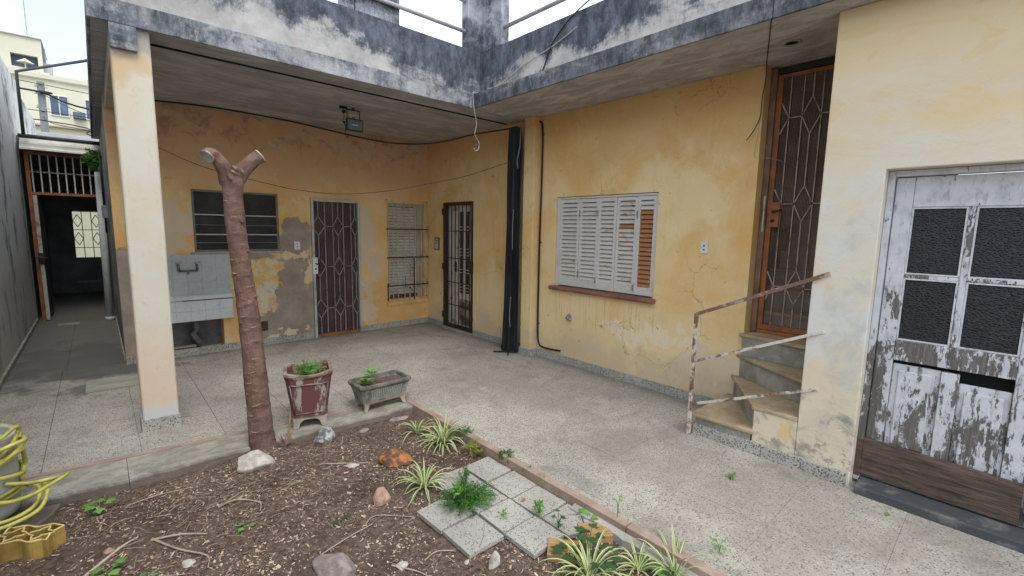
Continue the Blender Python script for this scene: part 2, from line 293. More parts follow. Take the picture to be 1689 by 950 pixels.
# woods, metals
def peel(name, thr, seed, paint=(.58, .58, .61), wood=(.10, .09, .083), st=(5, 5, .8), zdep=True):
    m = M(name, .6, .35)
    v = m.vec(m.P, (1, 1, 1), (seed, seed*1.7, seed*.3))
    a = m.noise(7, 9, .78, v, .25, st=(1.7, 1.7, .45)); b = m.noise(46, 5, .8, v, st=(1, 1, .45))
    f = m.mth('ADD', m.mth('MULTIPLY', a, .8), m.mth('MULTIPLY', b, .34))
    if zdep:
        z = m.xyz()[2]; f = m.mth('ADD', f, m.rmp(z, 1.5, .3, -.045, .06))
        bare = m.mx(m.blob((0, .475, 1.18), (None, .045, .26), .5, 7, .5), m.blob((0, .50, .62), (None, .05, .3), .5, 7, .5), m.blob((0, .34, .50), (None, .10, .16), .5, 7, .5), m.blob((0, .30, .33), (None, .22, .09), .5, 7, .5), m.blob((0, .01, .45), (None, .10, .12), .5, 7, .5))
        f = m.mth('ADD', f, m.mth('MULTIPLY', bare, .07))
    f = m.rmp(f, thr-.012, thr+.012)
    gr = m.noise(9, 6, .7, v, .2, st=(9, 9, .5))
    wd = m.mix(m.rmp(gr, .38, .75), wood, tuple(k*2.0 for k in wood)); pt = m.mix(m.rmp(m.noise(12, 5, .6, v), .35, .75), paint, tuple(k*.78 for k in paint))
    c = m.mix(m.rmp(m.noise(26, 6, .75, v, st=(1, 1, .3)), .52, .64, 0, .35), m.mix(f, pt, wd), wd); m.bump(m.mth('SUBTRACT', m.mth('MULTIPLY', gr, .35), f), .7, .004)
    return m.done(c)
PEEL_A = peel('peeling_white_paint', .645, 1.3); PEEL_B = peel('peeling_white_panel', .672, 4.4); PEEL_C = peel('worn_lock_rail', .545, 7.9, zdep=False)
PEEL_BAR = peel('peeling_glazing_bar', .585, 12.1, zdep=False)
m = M('weathered_plank_wood', .85, .15)
g = m.noise(6, 7, .72, dist=.5, st=(1, .9, 9)); g2 = m.noise(22, 5, .7, st=(1, .5, 8))
c = m.mix(m.rmp(g, .32, .68), (.04, .025, .02), (.17, .11, .08)); c = m.mix(m.rmp(g2, .6, .75, 0, .6), c, (.36, .26, .19))
m.bump(m.mth('ADD', g, g2), .8, .01); PLANK = m.done(m.mix(.25, c, (.12, .11, .105)))
def slat_mat(name, a, b, lo, hi): return two_tone(name, a, b, 9, lo, hi, .55, st=(1, 1, 2), bump=.25)
SLAT_W = slat_mat('white_shutter_paint', (.60, .57, .52), (.48, .41, .33), .56, .74)
SLAT_R = slat_mat('rusted_shutter_paint', (.38, .165, .075), (.50, .36, .26), .54, .70)
SLAT_M = slat_mat('partly_rusted_shutter_paint', (.58, .55, .50), (.42, .25, .15), .52, .66)
SHUTFRAME = two_tone('white_shutter_frame_paint', (.60, .58, .54), (.52, .47, .40), 5, .5, .75, .55)
SILLRED = two_tone('red_ceramic_sill', (.20, .075, .055), (.34, .16, .125), 5, .35, .65, .55)
RUST = two_tone('rusty_orange_iron', (.34, .13, .045), (.20, .085, .05), 10, .4, .65, .75)
RUSTRAIL = two_tone('rusted_painted_rail', (.56, .52, .46), (.16, .075, .05), 9, .44, .56, .75, st=(1, 1, 1))
RUSTBROWN = two_tone('rusted_brown_rail', (.19, .10, .075), (.42, .33, .28), 11, .5, .62, .75)
BARS_GREY = two_tone('grey_grille_paint', (.30, .265, .25), (.17, .12, .10), 14, .5, .65, .6)
BARS_TAN = two_tone('tan_grille_paint', (.33, .27, .22), (.17, .09, .06), 14, .5, .65, .6)
BARS_DARK = plain('dark_wrought_iron', (.035, .025, .022), .3, 8, .5)
BARS_PALE = plain('ochre_overpainted_grille', (.50, .41, .28), .2, 8, .7)
BARS_CREAM = two_tone('cream_gate_paint', (.48, .46, .38), (.33, .17, .10), 8, .5, .68, .65)
DOORMAROON = plain('maroon_sheet_metal', (.105, .062, .058), .25, 3, .55)
ALU = two_tone('oxidised_door_frame', (.46, .46, .43), (.28, .22, .18), 5, .5, .7, .5)
LOUVREFRAME = plain('grey_window_frame', (.17, .155, .13), .2, 6, .6)
TARP = two_tone('black_plastic_tarp', (.010, .011, .013), (.028, .030, .036), 3, .35, .7, .5, st=(2, 2, .4), spec=.25)
CABLE = plain('black_cable', (.018, .018, .02), .2, 8, .6); TWINE = plain('pale_twine', (.42, .40, .36), .2, 30, .9)
WHITEPLASTIC = plain('white_plastic', (.66, .66, .64), .08, 8, .45); PIPE = two_tone('white_downpipe', (.58, .60, .58), (.42, .44, .40), 3, .4, .7, .5)
SLATE = two_tone('dark_slate_threshold', (.065, .068, .072), (.16, .16, .155), 9, .5, .7, .7)
STONETREAD = two_tone('ochre_stone_tread', (.34, .26, .16), (.47, .38, .25), 5, .35, .65, .75, bump=.4)
RISER = two_tone('grey_riser_render', (.25, .235, .20), (.40, .375, .33), 6, .35, .62, .9, bump=.5)
TILEW = two_tone('white_glazed_tile', (.60, .62, .62), (.50, .50, .48), 5, .5, .8, .3, spec=.5, bump=.05)
TILEG = two_tone('greyed_backsplash_tile', (.37, .40, .40), (.43, .455, .46), 4, .35, .7, .45, spec=.4, bump=.1)
m = M('textured_dark_glass', .38, .35); v = m.vor(62, m.vec(m.P, (1, .75, 1.35)), 'DISTANCE_TO_EDGE')
m.bump(m.rmp(v, 0, .3), .6, .003); DARKGLASS = m.done(m.mix(m.rmp(v, 0, .12), (.035, .038, .043), (.006, .007, .009)))
GLASS = plain('dusty_dark_glass', (.040, .038, .035), .35, 3, .6, .12, bump=.03)
STRIPGLASS = plain('dark_door_glass', (.05, .05, .048), .3, 3, .25, .5, bump=.02)
INNERDOOR = two_tone('cream_inner_door', (.66, .60, .52), (.22, .11, .08), 6, .55, .7, .5)
# vegetation
def leafm(name, a, b, tr=.25):
    m = M(name, .5, .3); c = m.mix(m.rmp(m.noise(5, 3, .5, m.O), .3, .7), a, b)
    m.b.inputs['Subsurface Weight'].default_value = 0
    t = m.nt.nodes.new('ShaderNodeBsdfTranslucent'); m._set(t.inputs[0], c); ms = m.nt.nodes.new('ShaderNodeMixShader'); ms.inputs[0].default_value = tr
    m.done(c); out = m.nt.nodes['Material Output']; m.nt.links.new(m.b.outputs[0], ms.inputs[1]); m.nt.links.new(t.outputs[0], ms.inputs[2]); m.nt.links.new(ms.outputs[0], out.inputs[0]); return m.m
LEAF_CREAM = leafm('cream_leaf_edge', (.58, .60, .30), (.72, .70, .44)); LEAF_GREEN = leafm('spider_leaf_green', (.13, .24, .05), (.20, .33, .08))
LEAF_FERN = leafm('fern_green', (.045, .14, .025), (.10, .25, .05)); LEAF_BRIGHT = leafm('bright_seedling_green', (.12, .30, .06), (.22, .42, .10))
LEAF_DARK = leafm('dark_weed_green', (.035, .09, .035), (.07, .15, .05)); LEAF_YELLOW = leafm('yellow_moss_green', (.26, .30, .06), (.38, .38, .10))
LEAF_DRY = leafm('dry_leaf', (.30, .17, .08), (.42, .27, .14))
# pots, rocks
m = M('flaking_red_pot_paint', .8, .2)
a = m.noise(6, 6, .7, m.O, .3, st=(2.2, 2.2, .5)); c = m.mix(m.rmp(a, .54, .6), (.155, .062, .055), (.36, .325, .29))
z = m.xyz()[2]; c = m.mix(m.rmp(z, .10, .085), c, (.33, .30, .26)); c = m.mix(m.rmp(m.noise(20, 5, .7, m.O), .6, .75, 0, .5), c, (.13, .09, .08))
m.bump(a, .5, .01); POTRED = m.done(c)
POTGREY = two_tone('mossy_cement_planter', (.115, .12, .10), (.38, .36, .29), 8, .38, .62, .95, bump=.5)
POTRIM = two_tone('dark_mossy_rim', (.10, .095, .08), (.20, .19, .16), 8, .38, .62, .95)
POTRIMRED = two_tone('chipped_pot_rim', (.19, .12, .10), (.36, .31, .26), 9, .38, .62, .95)
POTBASE = two_tone('bare_cement_foot', (.32, .27, .21), (.42, .37, .30), 7, .38, .62, .95)
HOSEPOT = two_tone('grey_cement_pot', (.34, .35, .32), (.50, .50, .47), 5, .35, .65, .95)
HOSE = plain('yellow_garden_hose', (.46, .43, .09), .45, 9, .4, .5)
YBLOCK = two_tone('yellow_ceramic_block', (.27, .17, .055), (.46, .31, .09), 6, .35, .65, .5); YRIM = plain('pale_yellow_cut_edge', (.72, .57, .22), .3, 6, .7)
ORBRICK = two_tone('orange_ribbed_tile', (.42, .25, .11), (.30, .17, .08), 8, .4, .7, .9, st=(1, 4, 1))
def rockm(name, a, b, lo=.38, hi=.62): return two_tone(name, a, b, 16, lo, hi, .95, bump=.7)
RK_PALE = rockm('pale_limestone', (.38, .34, .28), (.58, .55, .49)); RK_GREY = rockm('mottled_grey_rock', (.14, .14, .15), (.55, .54, .53), .45, .6)
RK_OR = rockm('orange_brown_stone', (.12, .065, .045), (.47, .19, .06), .4, .6); RK_PK = rockm('pink_brick_rubble', (.33, .20, .15), (.44, .30, .23)); RK_MV = rockm('mauve_stone', (.22, .175, .165), (.33, .28, .26))
# far buildings
FACADE = plain('cream_facade', (.58, .56, .44), .08, .3, .9); FARWIN = plain('far_window_glass', (.10, .15, .22), .3, 1, .3); FARDARK = plain('far_dark_opening', (.08, .11, .16), .2, 1, .8)
ROOFG = two_tone('grey_roof_sheet', (.36, .36, .37), (.48, .48, .48), 2, .3, .7, .9); POLE = plain('concrete_pole', (.16, .17, .17), .2, 2, .9)
SHEET = two_tone('white_corrugated_sheet', (.68, .66, .59), (.50, .43, .34), 3, .45, .75, .6)

# ------------------------------------------------------------------ mesh toolkit
class MB:
    def __init__(s): s.v = []; s.f = []; s.mi = []; s.mat = 0
    def add(s, vs, fs):
        b = len(s.v); s.v += [tuple(v) for v in vs]; s.f += [tuple(b+i for i in f) for f in fs]; s.mi += [s.mat]*len(fs)
    def box(s, x0, x1, y0, y1, z0, z1):
        s.hexa([(x0, y0), (x1, y0), (x1, y1), (x0, y1)], z0, z1)
    def hexa(s, poly, z0, z1):
        n = len(poly); a = sum(poly[i][0]*poly[(i+1) % n][1]-poly[(i+1) % n][0]*poly[i][1] for i in range(n))
        if a < 0: poly = poly[::-1]
        s.add([(p[0], p[1], z0) for p in poly]+[(p[0], p[1], z1) for p in poly],
              [tuple(range(n))[::-1], tuple(range(n, 2*n))]+[(i, (i+1) % n, n+(i+1) % n, n+i) for i in range(n)])
    def obox(s, c, ax, ay, az, sx, sy, sz):
        c = Vector(c); ax, ay, az = (Vector(a).normalized() for a in (ax, ay, az))
        vs = [c+ax*sx*.5*i+ay*sy*.5*j+az*sz*.5*k for k in (-1, 1) for j in (-1, 1) for i in (-1, 1)]
        s.add(vs, [(0, 2, 3, 1), (4, 5, 7, 6), (0, 1, 5, 4), (2, 6, 7, 3), (0, 4, 6, 2), (1, 3, 7, 5)])
    def bar(s, a, b, wd, dp=None, nrm=(0, 0, 1)):
        a, b = Vector(a), Vector(b); d = b-a; n = Vector(nrm)
        sd = d.cross(n)
        if sd.length < 1e-6: sd = d.cross(Vector((1, 0, 0)))
        sd.normalize(); n2 = sd.cross(d).normalized()
        s.obox((a+b)/2, d, sd, n2, d.length, wd, dp or wd)
    def tube(s, pts, r, n=8, cap=True):
        pts = [Vector(p) for p in pts]; rs = r if isinstance(r, (list, tuple)) else [r]*len(pts)
        b = len(s.v); prev = None
        for i, p in enumerate(pts):
            t = (pts[min(i+1, len(pts)-1)]-pts[max(i-1, 0)]).normalized()
            if prev is None:
                prev = t.orthogonal().normalized()
            prev = (prev-t*prev.dot(t)).normalized(); q = t.cross(prev)
            for k in range(n):
                a = 2*math.pi*k/n; s.v.append(tuple(p+(prev*math.cos(a)+q*math.sin(a))*rs[i]))
        fs = [(b+i*n+k, b+i*n+(k+1) % n, b+(i+1)*n+(k+1) % n, b+(i+1)*n+k) for i in range(len(pts)-1) for k in range(n)]
        if cap: fs += [tuple(b+k for k in range(n))[::-1], tuple(b+(len(pts)-1)*n+k for k in range(n))]
        s.f += fs; s.mi += [s.mat]*len(fs)
    def loft(s, rings, cap=True, closed=True):
        b = len(s.v); n = len(rings[0])
        for r in rings: s.v += [tuple(p) for p in r]
        kk = n if closed else n-1
        fs = [(b+i*n+k, b+i*n+(k+1) % n, b+(i+1)*n+(k+1) % n, b+(i+1)*n+k) for i in range(len(rings)-1) for k in range(kk)]
        if cap: fs += [tuple(b+k for k in range(n))[::-1], tuple(b+(len(rings)-1)*n+k for k in range(n))]
        s.f += fs; s.mi += [s.mat]*len(fs)
    def build(s, name, mats, parent=None, org=None, bevel=0, smooth=False, kind=None, label=None, cat=None, group=None):
        me = bpy.data.meshes.new(name)
        o3 = Vector(org) if org is not None else (parent['org_'] if parent and 'org_' in parent else (0, 0, 0)); o3 = Vector(o3)
        me.from_pydata([tuple(Vector(v)-o3) for v in s.v], [], s.f); me.update()
        for mt in (mats if isinstance(mats, (list, tuple)) else [mats]): me.materials.append(mt)
        me.polygons.foreach_set('material_index', s.mi)
        if smooth: me.polygons.foreach_set('use_smooth', [True]*len(me.polygons))
        o = bpy.data.objects.new(name, me); C.objects.link(o)
        if parent:
            o.parent = parent; o['org_'] = list(o3)
        else: o.location = o3; o['org_'] = list(o3)
        if bevel:
            bv = o.modifiers.new('bevel', 'BEVEL'); bv.width = bevel; bv.segments = 2; bv.limit_method = 'ANGLE'
        if kind: o['kind'] = kind
        if label: o['label'] = label
        if cat: o['category'] = cat
        if group: o['group'] = group
        return o
def thing(name, label, cat, loc, group=None):
    o = bpy.data.objects.new(name, None); C.objects.link(o); o.location = loc; o['org_'] = list(loc)
    o.empty_display_size = .1; o['label'] = label; o['category'] = cat
    if group: o['group'] = group
    return o
def one(name, mb, mat, label, cat, org, group=None, **k): return mb.build(name, mat, None, org, label=label, cat=cat, group=group, **k)
def wall_holes(axis, f0, f1, u0, u1, z0, z1, holes):
    """wall slab; axis 'x': plane normal x, u=y; axis 'y': normal y, u=x. holes: (ua,ub,za,zb)"""
    us = sorted({u0, u1, *[h[0] for h in holes], *[h[1] for h in holes]}); zs = sorted({z0, z1, *[h[2] for h in holes], *[h[3] for h in holes]})
    us = [u for u in us if u0 <= u <= u1]; zs = [q for q in zs if z0 <= q <= z1]
    def solid(i, j):
        if i < 0 or j < 0 or i >= len(us)-1 or j >= len(zs)-1: return False
        u, q = (us[i]+us[i+1])/2, (zs[j]+zs[j+1])/2
        return not any(h[0] < u < h[1] and h[2] < q < h[3] for h in holes)
    mb = MB(); P = (lambda f, u, q: (f, u, q)) if axis == 'x' else (lambda f, u, q: (u, f, q))
    for i in range(len(us)-1):
        for j in range(len(zs)-1):
            if not solid(i, j): continue
            a, b, c, d = us[i], us[i+1], zs[j], zs[j+1]
            for f in (f0, f1): mb.add([P(f, a, c), P(f, b, c), P(f, b, d), P(f, a, d)], [(0, 1, 2, 3)])
            if not solid(i-1, j): mb.add([P(f0, a, c), P(f1, a, c), P(f1, a, d), P(f0, a, d)], [(0, 1, 2, 3)])
            if not solid(i+1, j): mb.add([P(f0, b, c), P(f1, b, c), P(f1, b, d), P(f0, b, d)], [(0, 1, 2, 3)])
            if not solid(i, j-1): mb.add([P(f0, a, c), P(f1, a, c), P(f1, b, c), P(f0, b, c)], [(0, 1, 2, 3)])
            if not solid(i, j+1): mb.add([P(f0, a, d), P(f1, a, d), P(f1, b, d), P(f0, b, d)], [(0, 1, 2, 3)])
    return mb
def clean(o):
    bm = bmesh.new(); bm.from_mesh(o.data); bmesh.ops.remove_doubles(bm, verts=bm.verts, dist=1e-5); bmesh.ops.recalc_face_normals(bm, faces=bm.faces); bm.to_mesh(o.data); bm.free()
def cr(pts, n=6):
    pts = [Vector(p) for p in pts]; out = []
    for i in range(len(pts)-1):
        p0 = pts[max(i-1, 0)]; p1 = pts[i]; p2 = pts[i+1]; p3 = pts[min(i+2, len(pts)-1)]
        for k in range(n):
            t_ = k/n; out.append(.5*((2*p1)+(-p0+p2)*t_+(2*p0-5*p1+4*p2-p3)*t_**2+(-p0+3*p1-3*p2+p3)*t_**3))
    return out+[pts[-1]]
def clip(poly, a, b, c):
    """keep a*x+b*y+c>=0"""
    out = []
    for i, p in enumerate(poly):
        q = poly[(i+1) % len(poly)]; dp = a*p[0]+b*p[1]+c; dq = a*q[0]+b*q[1]+c
        if dp >= 0: out.append(p)
        if dp*dq < 0: t = dp/(dp-dq); out.append((p[0]+t*(q[0]-p[0]), p[1]+t*(q[1]-p[1])))
    return out

# ================================================================== GROUND, FLOOR, GARDEN
g = MB(); g.add([(-600, -600, -.32), (600, -600, -.32), (600, 600, -.32), (-600, 600, -.32)], [(0, 1, 2, 3)]); g.build('ground', GROUND, kind='structure')
# line of the back edge of the garden (skewed): y = CB(x)
def CB(x): return 4.03-.1085*(x+.42)
CX0, CX1 = -3.2, 2.07
fl = MB()
fl.hexa([(CX0, CB(CX0)), (CX1, CB(CX1)), (CX1, -3.0), (4.3, -3.0), (4.3, 6.75), (.16, 6.75), (.16, 14.6), (-.8, 14.6), (-.8, 7), (CX0, 7)], -.25, -.012)
floor = fl.build('floor', plain('floor_joint_grime', (.27, .25, .22), .2, 5, .95), kind='structure', org=(0, 0, 0))
T = .5; base_me = None
def tile_poly(x0, y0, x1, y1):
    p = [(x0, y0), (x1, y0), (x1, y1), (x0, y1)]
    if x1 <= 2.09: p = clip(p, .1085, 1, -(4.03-.1085*.42)-.004) if p else p
    elif x0 < 2.09 and y0 < 3.76: p = clip(p, 1, 0, -2.075) if y1 <= 3.72 else p
    return p
def add_tile(p, sh=.003):
    cx_ = sum(q[0] for q in p)/len(p); cy_ = sum(q[1] for q in p)/len(p)
    p = [(q[0]+(sh if q[0] < cx_ else -sh)*.5, q[1]+(sh if q[1] < cy_ else -sh)*.5) for q in p]
    mb = MB(); mb.hexa(p, -.03, 0); return mb
tilesn = 0
ys = [6.75-T*k for k in range(0, 20)]
def put_tile(p):
    if len(p) < 3: return
    sh_ = .0014 if min(q[0] for q in p) > 1.9 else .0032
    a = abs(sum(p[i][0]*p[(i+1) % len(p)][1]-p[(i+1) % len(p)][0]*p[i][1] for i in range(len(p))))/2
    if a < .004: return
    o = add_tile(p, sh_).build('floor_tile', TERRAZZO, floor)
    o.location.z = rnd.uniform(-.0006, .0006)
for j in range(0, 19):
    y1 = 6.754-T*j; y0 = y1-T
    xs = [4.13-T*k for k in range(0, 11)]
    for i in range(10):
        x1, x0 = xs[i], xs[i]-T
        if x0 < -.8: x0 = -.8
        if x1 <= -.8: continue
        if y1 <= 3.72+.01 and x1 <= 2.07: continue
        p = [(x0, y0), (x1, y0), (x1, y1), (x0, y1)]
        if x0 < 2.08:
            if y0 < 3.73 and x1 > 2.08:     # straddles the garden corner
                put_tile(clip(clip(p, 1, 0, -2.084), 0, 1, 10)); q = clip(p, -1, 0, 2.081)
                put_tile(clip(q, .1085, 1, -(4.03-.1085*.42)-.004)); continue
            p = clip(p, .1085, 1, -(4.03-.1085*.42)-.004)
        put_tile(p)
for j in range(0, 16):       # passage
    y0 = 6.757+T*j
    for x0, x1 in ((-.8, -.34), (-.34, .155)):
        put_tile([(x0, y0), (x1, y0), (x1, y0+T), (x0, y0+T)])
# inspection cover
mb = MB(); mb.box(-.18, .24, 5.71, 6.16, .001, .006); one('inspection_cover', mb, SEWER, 'flat cement inspection cover set in the tiled floor left of the column', 'manhole cover', (0, 5.9, 0), bevel=.002)
mb = MB(); mb.box(-.53, -.29, 9.75, 9.86, .001, .02); one('threshold_strip', mb, CURB, 'low pale strip lying on the passage floor before the gate', 'floor strip', (-.4, 9.8, 0))
# skewed curb: two slabs and red edging
curb = thing('garden_curb', 'skewed concrete curb along the back edge of the garden bed', 'curb', (.8, 3.7, 0))
def curb_piece(xa, xb, wa, wb, z=-.002):
    mb = MB(); N = max(2, int((xb-xa)/.06)); top_f, top_b = [], []
    for i in range(N+1):
        x = xa+(xb-xa)*i/N; t = i/N; wd = wa+(wb-wa)*t+.018*mnoise.noise((x*9, 1.3, 0))+.012*mnoise.noise((x*31, 4.3, 0))
        top_b.append((x, CB(x)-.045, z)); top_f.append((x, CB(x)-.045-wd, z-.004+.006*mnoise.noise((x*20, 0, 2))))
    n = N+1; bot = [(p[0], p[1]-.012, -.24) for p in top_f]; botb = [(p[0], p[1], -.24) for p in top_b]
    mb.add(top_b+top_f+bot+botb, [(i, n+i, n+i+1, i+1) for i in range(N)]+[(n+i, 2*n+i, 2*n+i+1, n+i+1) for i in range(N)]+[(0, 3*n, 2*n, n), (N, n+N, 2*n+N, 3*n+N)])
    o = mb.build('curb_slab', CURB, curb); clean(o); return o
curb_piece(-3.2, .042, .335, .335); curb_piece(.045, 2.03, .335, .19)
mb = MB(); mb.hexa([(CX0, CB(CX0)), (2.02, CB(2.02)), (2.02, CB(2.02)-.041), (CX0, CB(CX0)-.041)], -.2, .004); mb.build('edging', CURBRED, curb, bevel=.003)
c2 = thing('garden_edging', 'narrow reddish concrete edging between the garden bed and the right hand paving', 'edging', (2.05, 1.5, 0))
yy = 3.76
for ln in (1.25, 1.25, .85, .9, 1.2):
    mb = MB(); mb.box(2.024, 2.082, yy-ln+.006, yy, -.25, .006); mb.build('edging_strip', CURBRED, c2, bevel=.004); yy -= ln
mb = MB()
N = 30; ra, rb_ = [], []
for i in range(N+1):
    y = 1.62-1.6*i/N; e = 1.985+.02*mnoise.noise((y*14, 0, 3)); ra.append((2.023, y, -.03)); rb_.append((e, y, -.045))
mb.loft([[p for p in ra], [p for p in rb_], [(p[0]-.02, p[1], -.25) for p in rb_]], cap=False, closed=False); mb.build('mortar_haunch', CEMENT, c2)

# soil
def soil_z(x, y):
    e = max(0, min(1, (CB(x)-.39-y)/.35)); e2 = max(0, min(1, (2.0-x)/.25))
    h = -.085+.020*mnoise.noise((x*1.7, y*1.7, 0))+.008*mnoise.noise((x*7, y*7, 3))
    h += .05*math.exp(-((x-.8)**2+(y-3.55)**2)/.05)
    h += .018*(1-e)-.005*(1-e2)
    return h
mb = MB(); NX, NY = 210, 230; x0, x1, y0_, y1_ = -3.2, 2.03, -2.2, 3.72
vs = []
for j in range(NY+1):
    for i in range(NX+1):
        x = x0+(x1-x0)*i/NX; y = y0_+(y1_-y0_)*j/NY; vs.append((x, y, soil_z(x, y)+.004*mnoise.noise((x*30, y*30, 1))))
mb.add(vs, [(j*(NX+1)+i, j*(NX+1)+i+1, (j+1)*(NX+1)+i+1, (j+1)*(NX+1)+i) for j in range(NY) for i in range(NX)])
mb.build('garden_soil', SOIL, kind='structure', smooth=True)
# litter of chips and pebbles
def inbed(x, y): return x < 2.0 and y < CB(x)-.40 and not (1.25 < x < 2.02 and 1.72 < y < 2.18) and not (1.55 < x < 2.0 and 1.5 < y < 2.42)
def litter(name, mats, n, s0, s1, flat, thick, label, seed, xr=(-.6, 2.0), yr=(.7, 3.6)):
    r = random.Random(seed); mb = MB(); k = 0
    while k < n:
        x, y = r.uniform(*xr), r.uniform(*yr)
        if not inbed(x, y): continue
        if mnoise.noise((x*2.2+seed, y*2.2, 0)) < r.uniform(-.75, .25): continue
        k += 1; sz = s0*(s1/s0)**(r.random()**1.6); a = r.uniform(0, 6.28); asp = r.uniform(.12 if flat else .6, .6 if flat else 1)
        ax = Vector((math.cos(a), math.sin(a), r.uniform(-.35, .35))).normalized(); ay = Vector((-math.sin(a), math.cos(a), r.uniform(-.4, .4))).normalized(); az = ax.cross(ay)
        mb.mat = r.randrange(len(mats)); cz = soil_z(x, y)+sz*.12
        c = Vector((x, y, cz)); L_ = sz*.5; W_ = sz*asp*.5; H_ = sz*thick*.5
        top = [c+ax*L_*r.uniform(.6, 1)*i+ay*W_*r.uniform(.5, 1)*j+az*H_ for i, j in ((-1, -1), (1, -1), (1, 1), (-1, 1))]
        mb.add([c-az*H_-ax*L_*.8, c-az*H_+ax*L_*.8, *top], [(2, 3, 4, 5), (0, 3, 2), (0, 1, 3), (1, 4, 3), (1, 0, 5, 4), (0, 2, 5)])
    o = mb.build(name, mats, kind='stuff', org=(.8, 2.2, -.08)); o['label'] = label; o['category'] = 'debris'
litter('bark_litter', [CHIP1, CHIP1, CHIP3, CHIP3, CHIP2, CHIP4], 26000, .006, .026, True, .12, 'brown leaf and bark litter spread over the garden soil', 1)
litter('pale_litter', [CHIP2, CHIP2, CHIP1, STRAW], 7000, .006, .034, True, .1, 'small pale chips and straw scattered over the soil', 2)
litter('pebble_litter', [CHIP5, CHIP2, CHIP2, CHIP4], 3000, .004, .012, False, .7, 'tiny pale pebbles mixed into the garden soil', 3)
# fine straw fibres round the trunk
r = random.Random(5); mb = MB()
for k in range(800):
    x, y = r.gauss(.62, .42), r.gauss(3.15, .27)
    if k % 3 == 0: x, y = r.uniform(-.4, 2), r.uniform(.8, 3.4)
    if not inbed(x, y): continue
    a = r.uniform(0, 6.28); l = r.uniform(.03, .12); z = soil_z(x, y)+.008; mb.mat = r.randrange(3); cv = r.uniform(-.3, .3)
    pts = [(x+math.cos(a+cv*t)*l*t, y+math.sin(a+cv*t)*l*t, z+r.uniform(0, .012)) for t in (0, .5, 1)]
    mb.tube(pts, r.uniform(.0006, .0013), 3, False)
o = mb.build('dry_straw', [STRAW, CHIP2, CHIP1], kind='stuff', org=(.6, 3.1, -.08)); o['label'] = 'thin dry straw fibres lying on the soil near the trunk'; o['category'] = 'debris'

# ================================================================== HOUSE WALLS
DOORR = (2.23, 2.94, -1, 1.985); LOUV = (.867, 1.82, 1.262, 2.013); BARW = (3.40, 4.04, .455, 1.98); NICHE = (.50, 1.12, .055, .43)
rear = thing('rear_wall', 'ochre rear wall under the terrace with peeling plaster and a grey cement patch', 'wall', (2.1, 6.74, 0))
o = wall_holes('y', 6.64, 6.84, .15, 4.12, -.02, 2.961, [LOUV, BARW, NICHE, (DOORR[0], DOORR[1], -.02, DOORR[3])]).build('plaster', OCHRE_REAR, rear); clean(o)
mb = MB(); mb.box(.45, 1.2, 6.86, 6.9, 0, .5); mb.box(.50, 1.12, 6.841, 6.859, .02, .45); mb.build('niche_back', plain('dark_niche_cement', (.13, .13, .135), .4, 5, .95), rear)  # dark grey cement closes the back of the niche
side = thing('side_wall', 'long ochre side wall with the shuttered window and the corner doorway', 'wall', (4.2, 4.0, 0))
ENT = (5.385, 6.16, -.02, 2.005); SHW = (2.40, 3.75, .93, 1.995)
o = wall_holes('x', 4.12, 4.32, 1.505, 6.84, -.02, 2.961, [ENT, SHW]).build('plaster', OCHRE_SIDE, side); clean(o)
mb = MB(); mb.box(4.0, 4.119, 4.03, 4.21, 0, 2.961); mb.build('pilaster', OCHRE_SIDE, side, bevel=.006)
front = thing('front_wall', 'pale washed out projecting wall around the peeling white door', 'wall', (3.6, 0, 0))
o = wall_holes('x', 3.47, 3.74, -3.0, .872, -.02, 2.961, [(-.80, .555, -.02, 1.992)]).build('plaster', WHITEWALL, front); clean(o)
bvm = o.modifiers.new('bevel', 'BEVEL'); bvm.width = .006; bvm.segments = 2; bvm.limit_method = 'ANGLE'
pw = thing('passage_wall', 'narrow dark stained side wall of the house along the passage', 'wall', (.25, 8.6, 0))
mb = MB(); mb.box(.152, .36, 6.841, 14.6, -.02, 2.95); mb.build('render_coat', MOULD_SIDE, pw)
def skirt(parent, axis, f, u0, u1, z1=.088, step=.37, d=.013):
    n = max(1, round(abs(u1-u0)/step)); s_ = (u1-u0)/n
    for i in range(n):
        a, b = sorted((u0+i*s_, u0+(i+1)*s_)); mb = MB(); a += .0015; b -= .0015
        if axis == 'y': mb.box(a, b, f-d, f-.001, -.005, z1+rnd.uniform(-.002, .002))
        else: mb.box(f-d, f-.001, a, b, -.005, z1+rnd.uniform(-.002, .002))
        mb.build('skirting_tile', SKIRT, parent, bevel=.002)
skirt(rear, 'y', 6.64, .36, 2.22); skirt(rear, 'y', 6.64, 2.95, 4.105); skirt(rear, 'y', 6.64, .152, .35)
skirt(side, 'x', 4.12, 6.17, 6.625); skirt(side, 'x', 4.12, 4.23, 5.37); skirt(side, 'x', 4.12, 1.61, 4.01, .085)
mb = MB(); mb.box(3.984, 4.105, 4.014, 4.226, -.005, .085); mb.build('skirting_tile', SKIRT, side, bevel=.002)
skirt(front, 'x', 3.47, .57, 1.585, .09, .5, .03)
mb = MB(); mb.box(3.455, 3.469, .50, .575, 0, .30); 
skirt(pw, 'x', .152, 6.84, 9.8, .07, .5)
# wall stub piece at passage end (grey render low, ochre high) carries a meter box
t = thing('meter_box', 'small grey meter box high on the dark passage wall', 'meter box', (.12, 8.9, 1.7))
mb = MB(); mb.box(.085, .151, 8.8, 9.0, 1.66, 1.84); mb.build('case', plain('meter_case_grey', (.22, .22, .21), .2, 6, .7), t, bevel=.006)
mb = MB(); mb.tube([(.118, 8.9, 1.66), (.118, 8.9, 1.45)], .012); mb.tube([(.118, 8.9, 1.84), (.118, 8.9, 2.6)], .012); mb.build('conduit', CABLE, t, smooth=True)

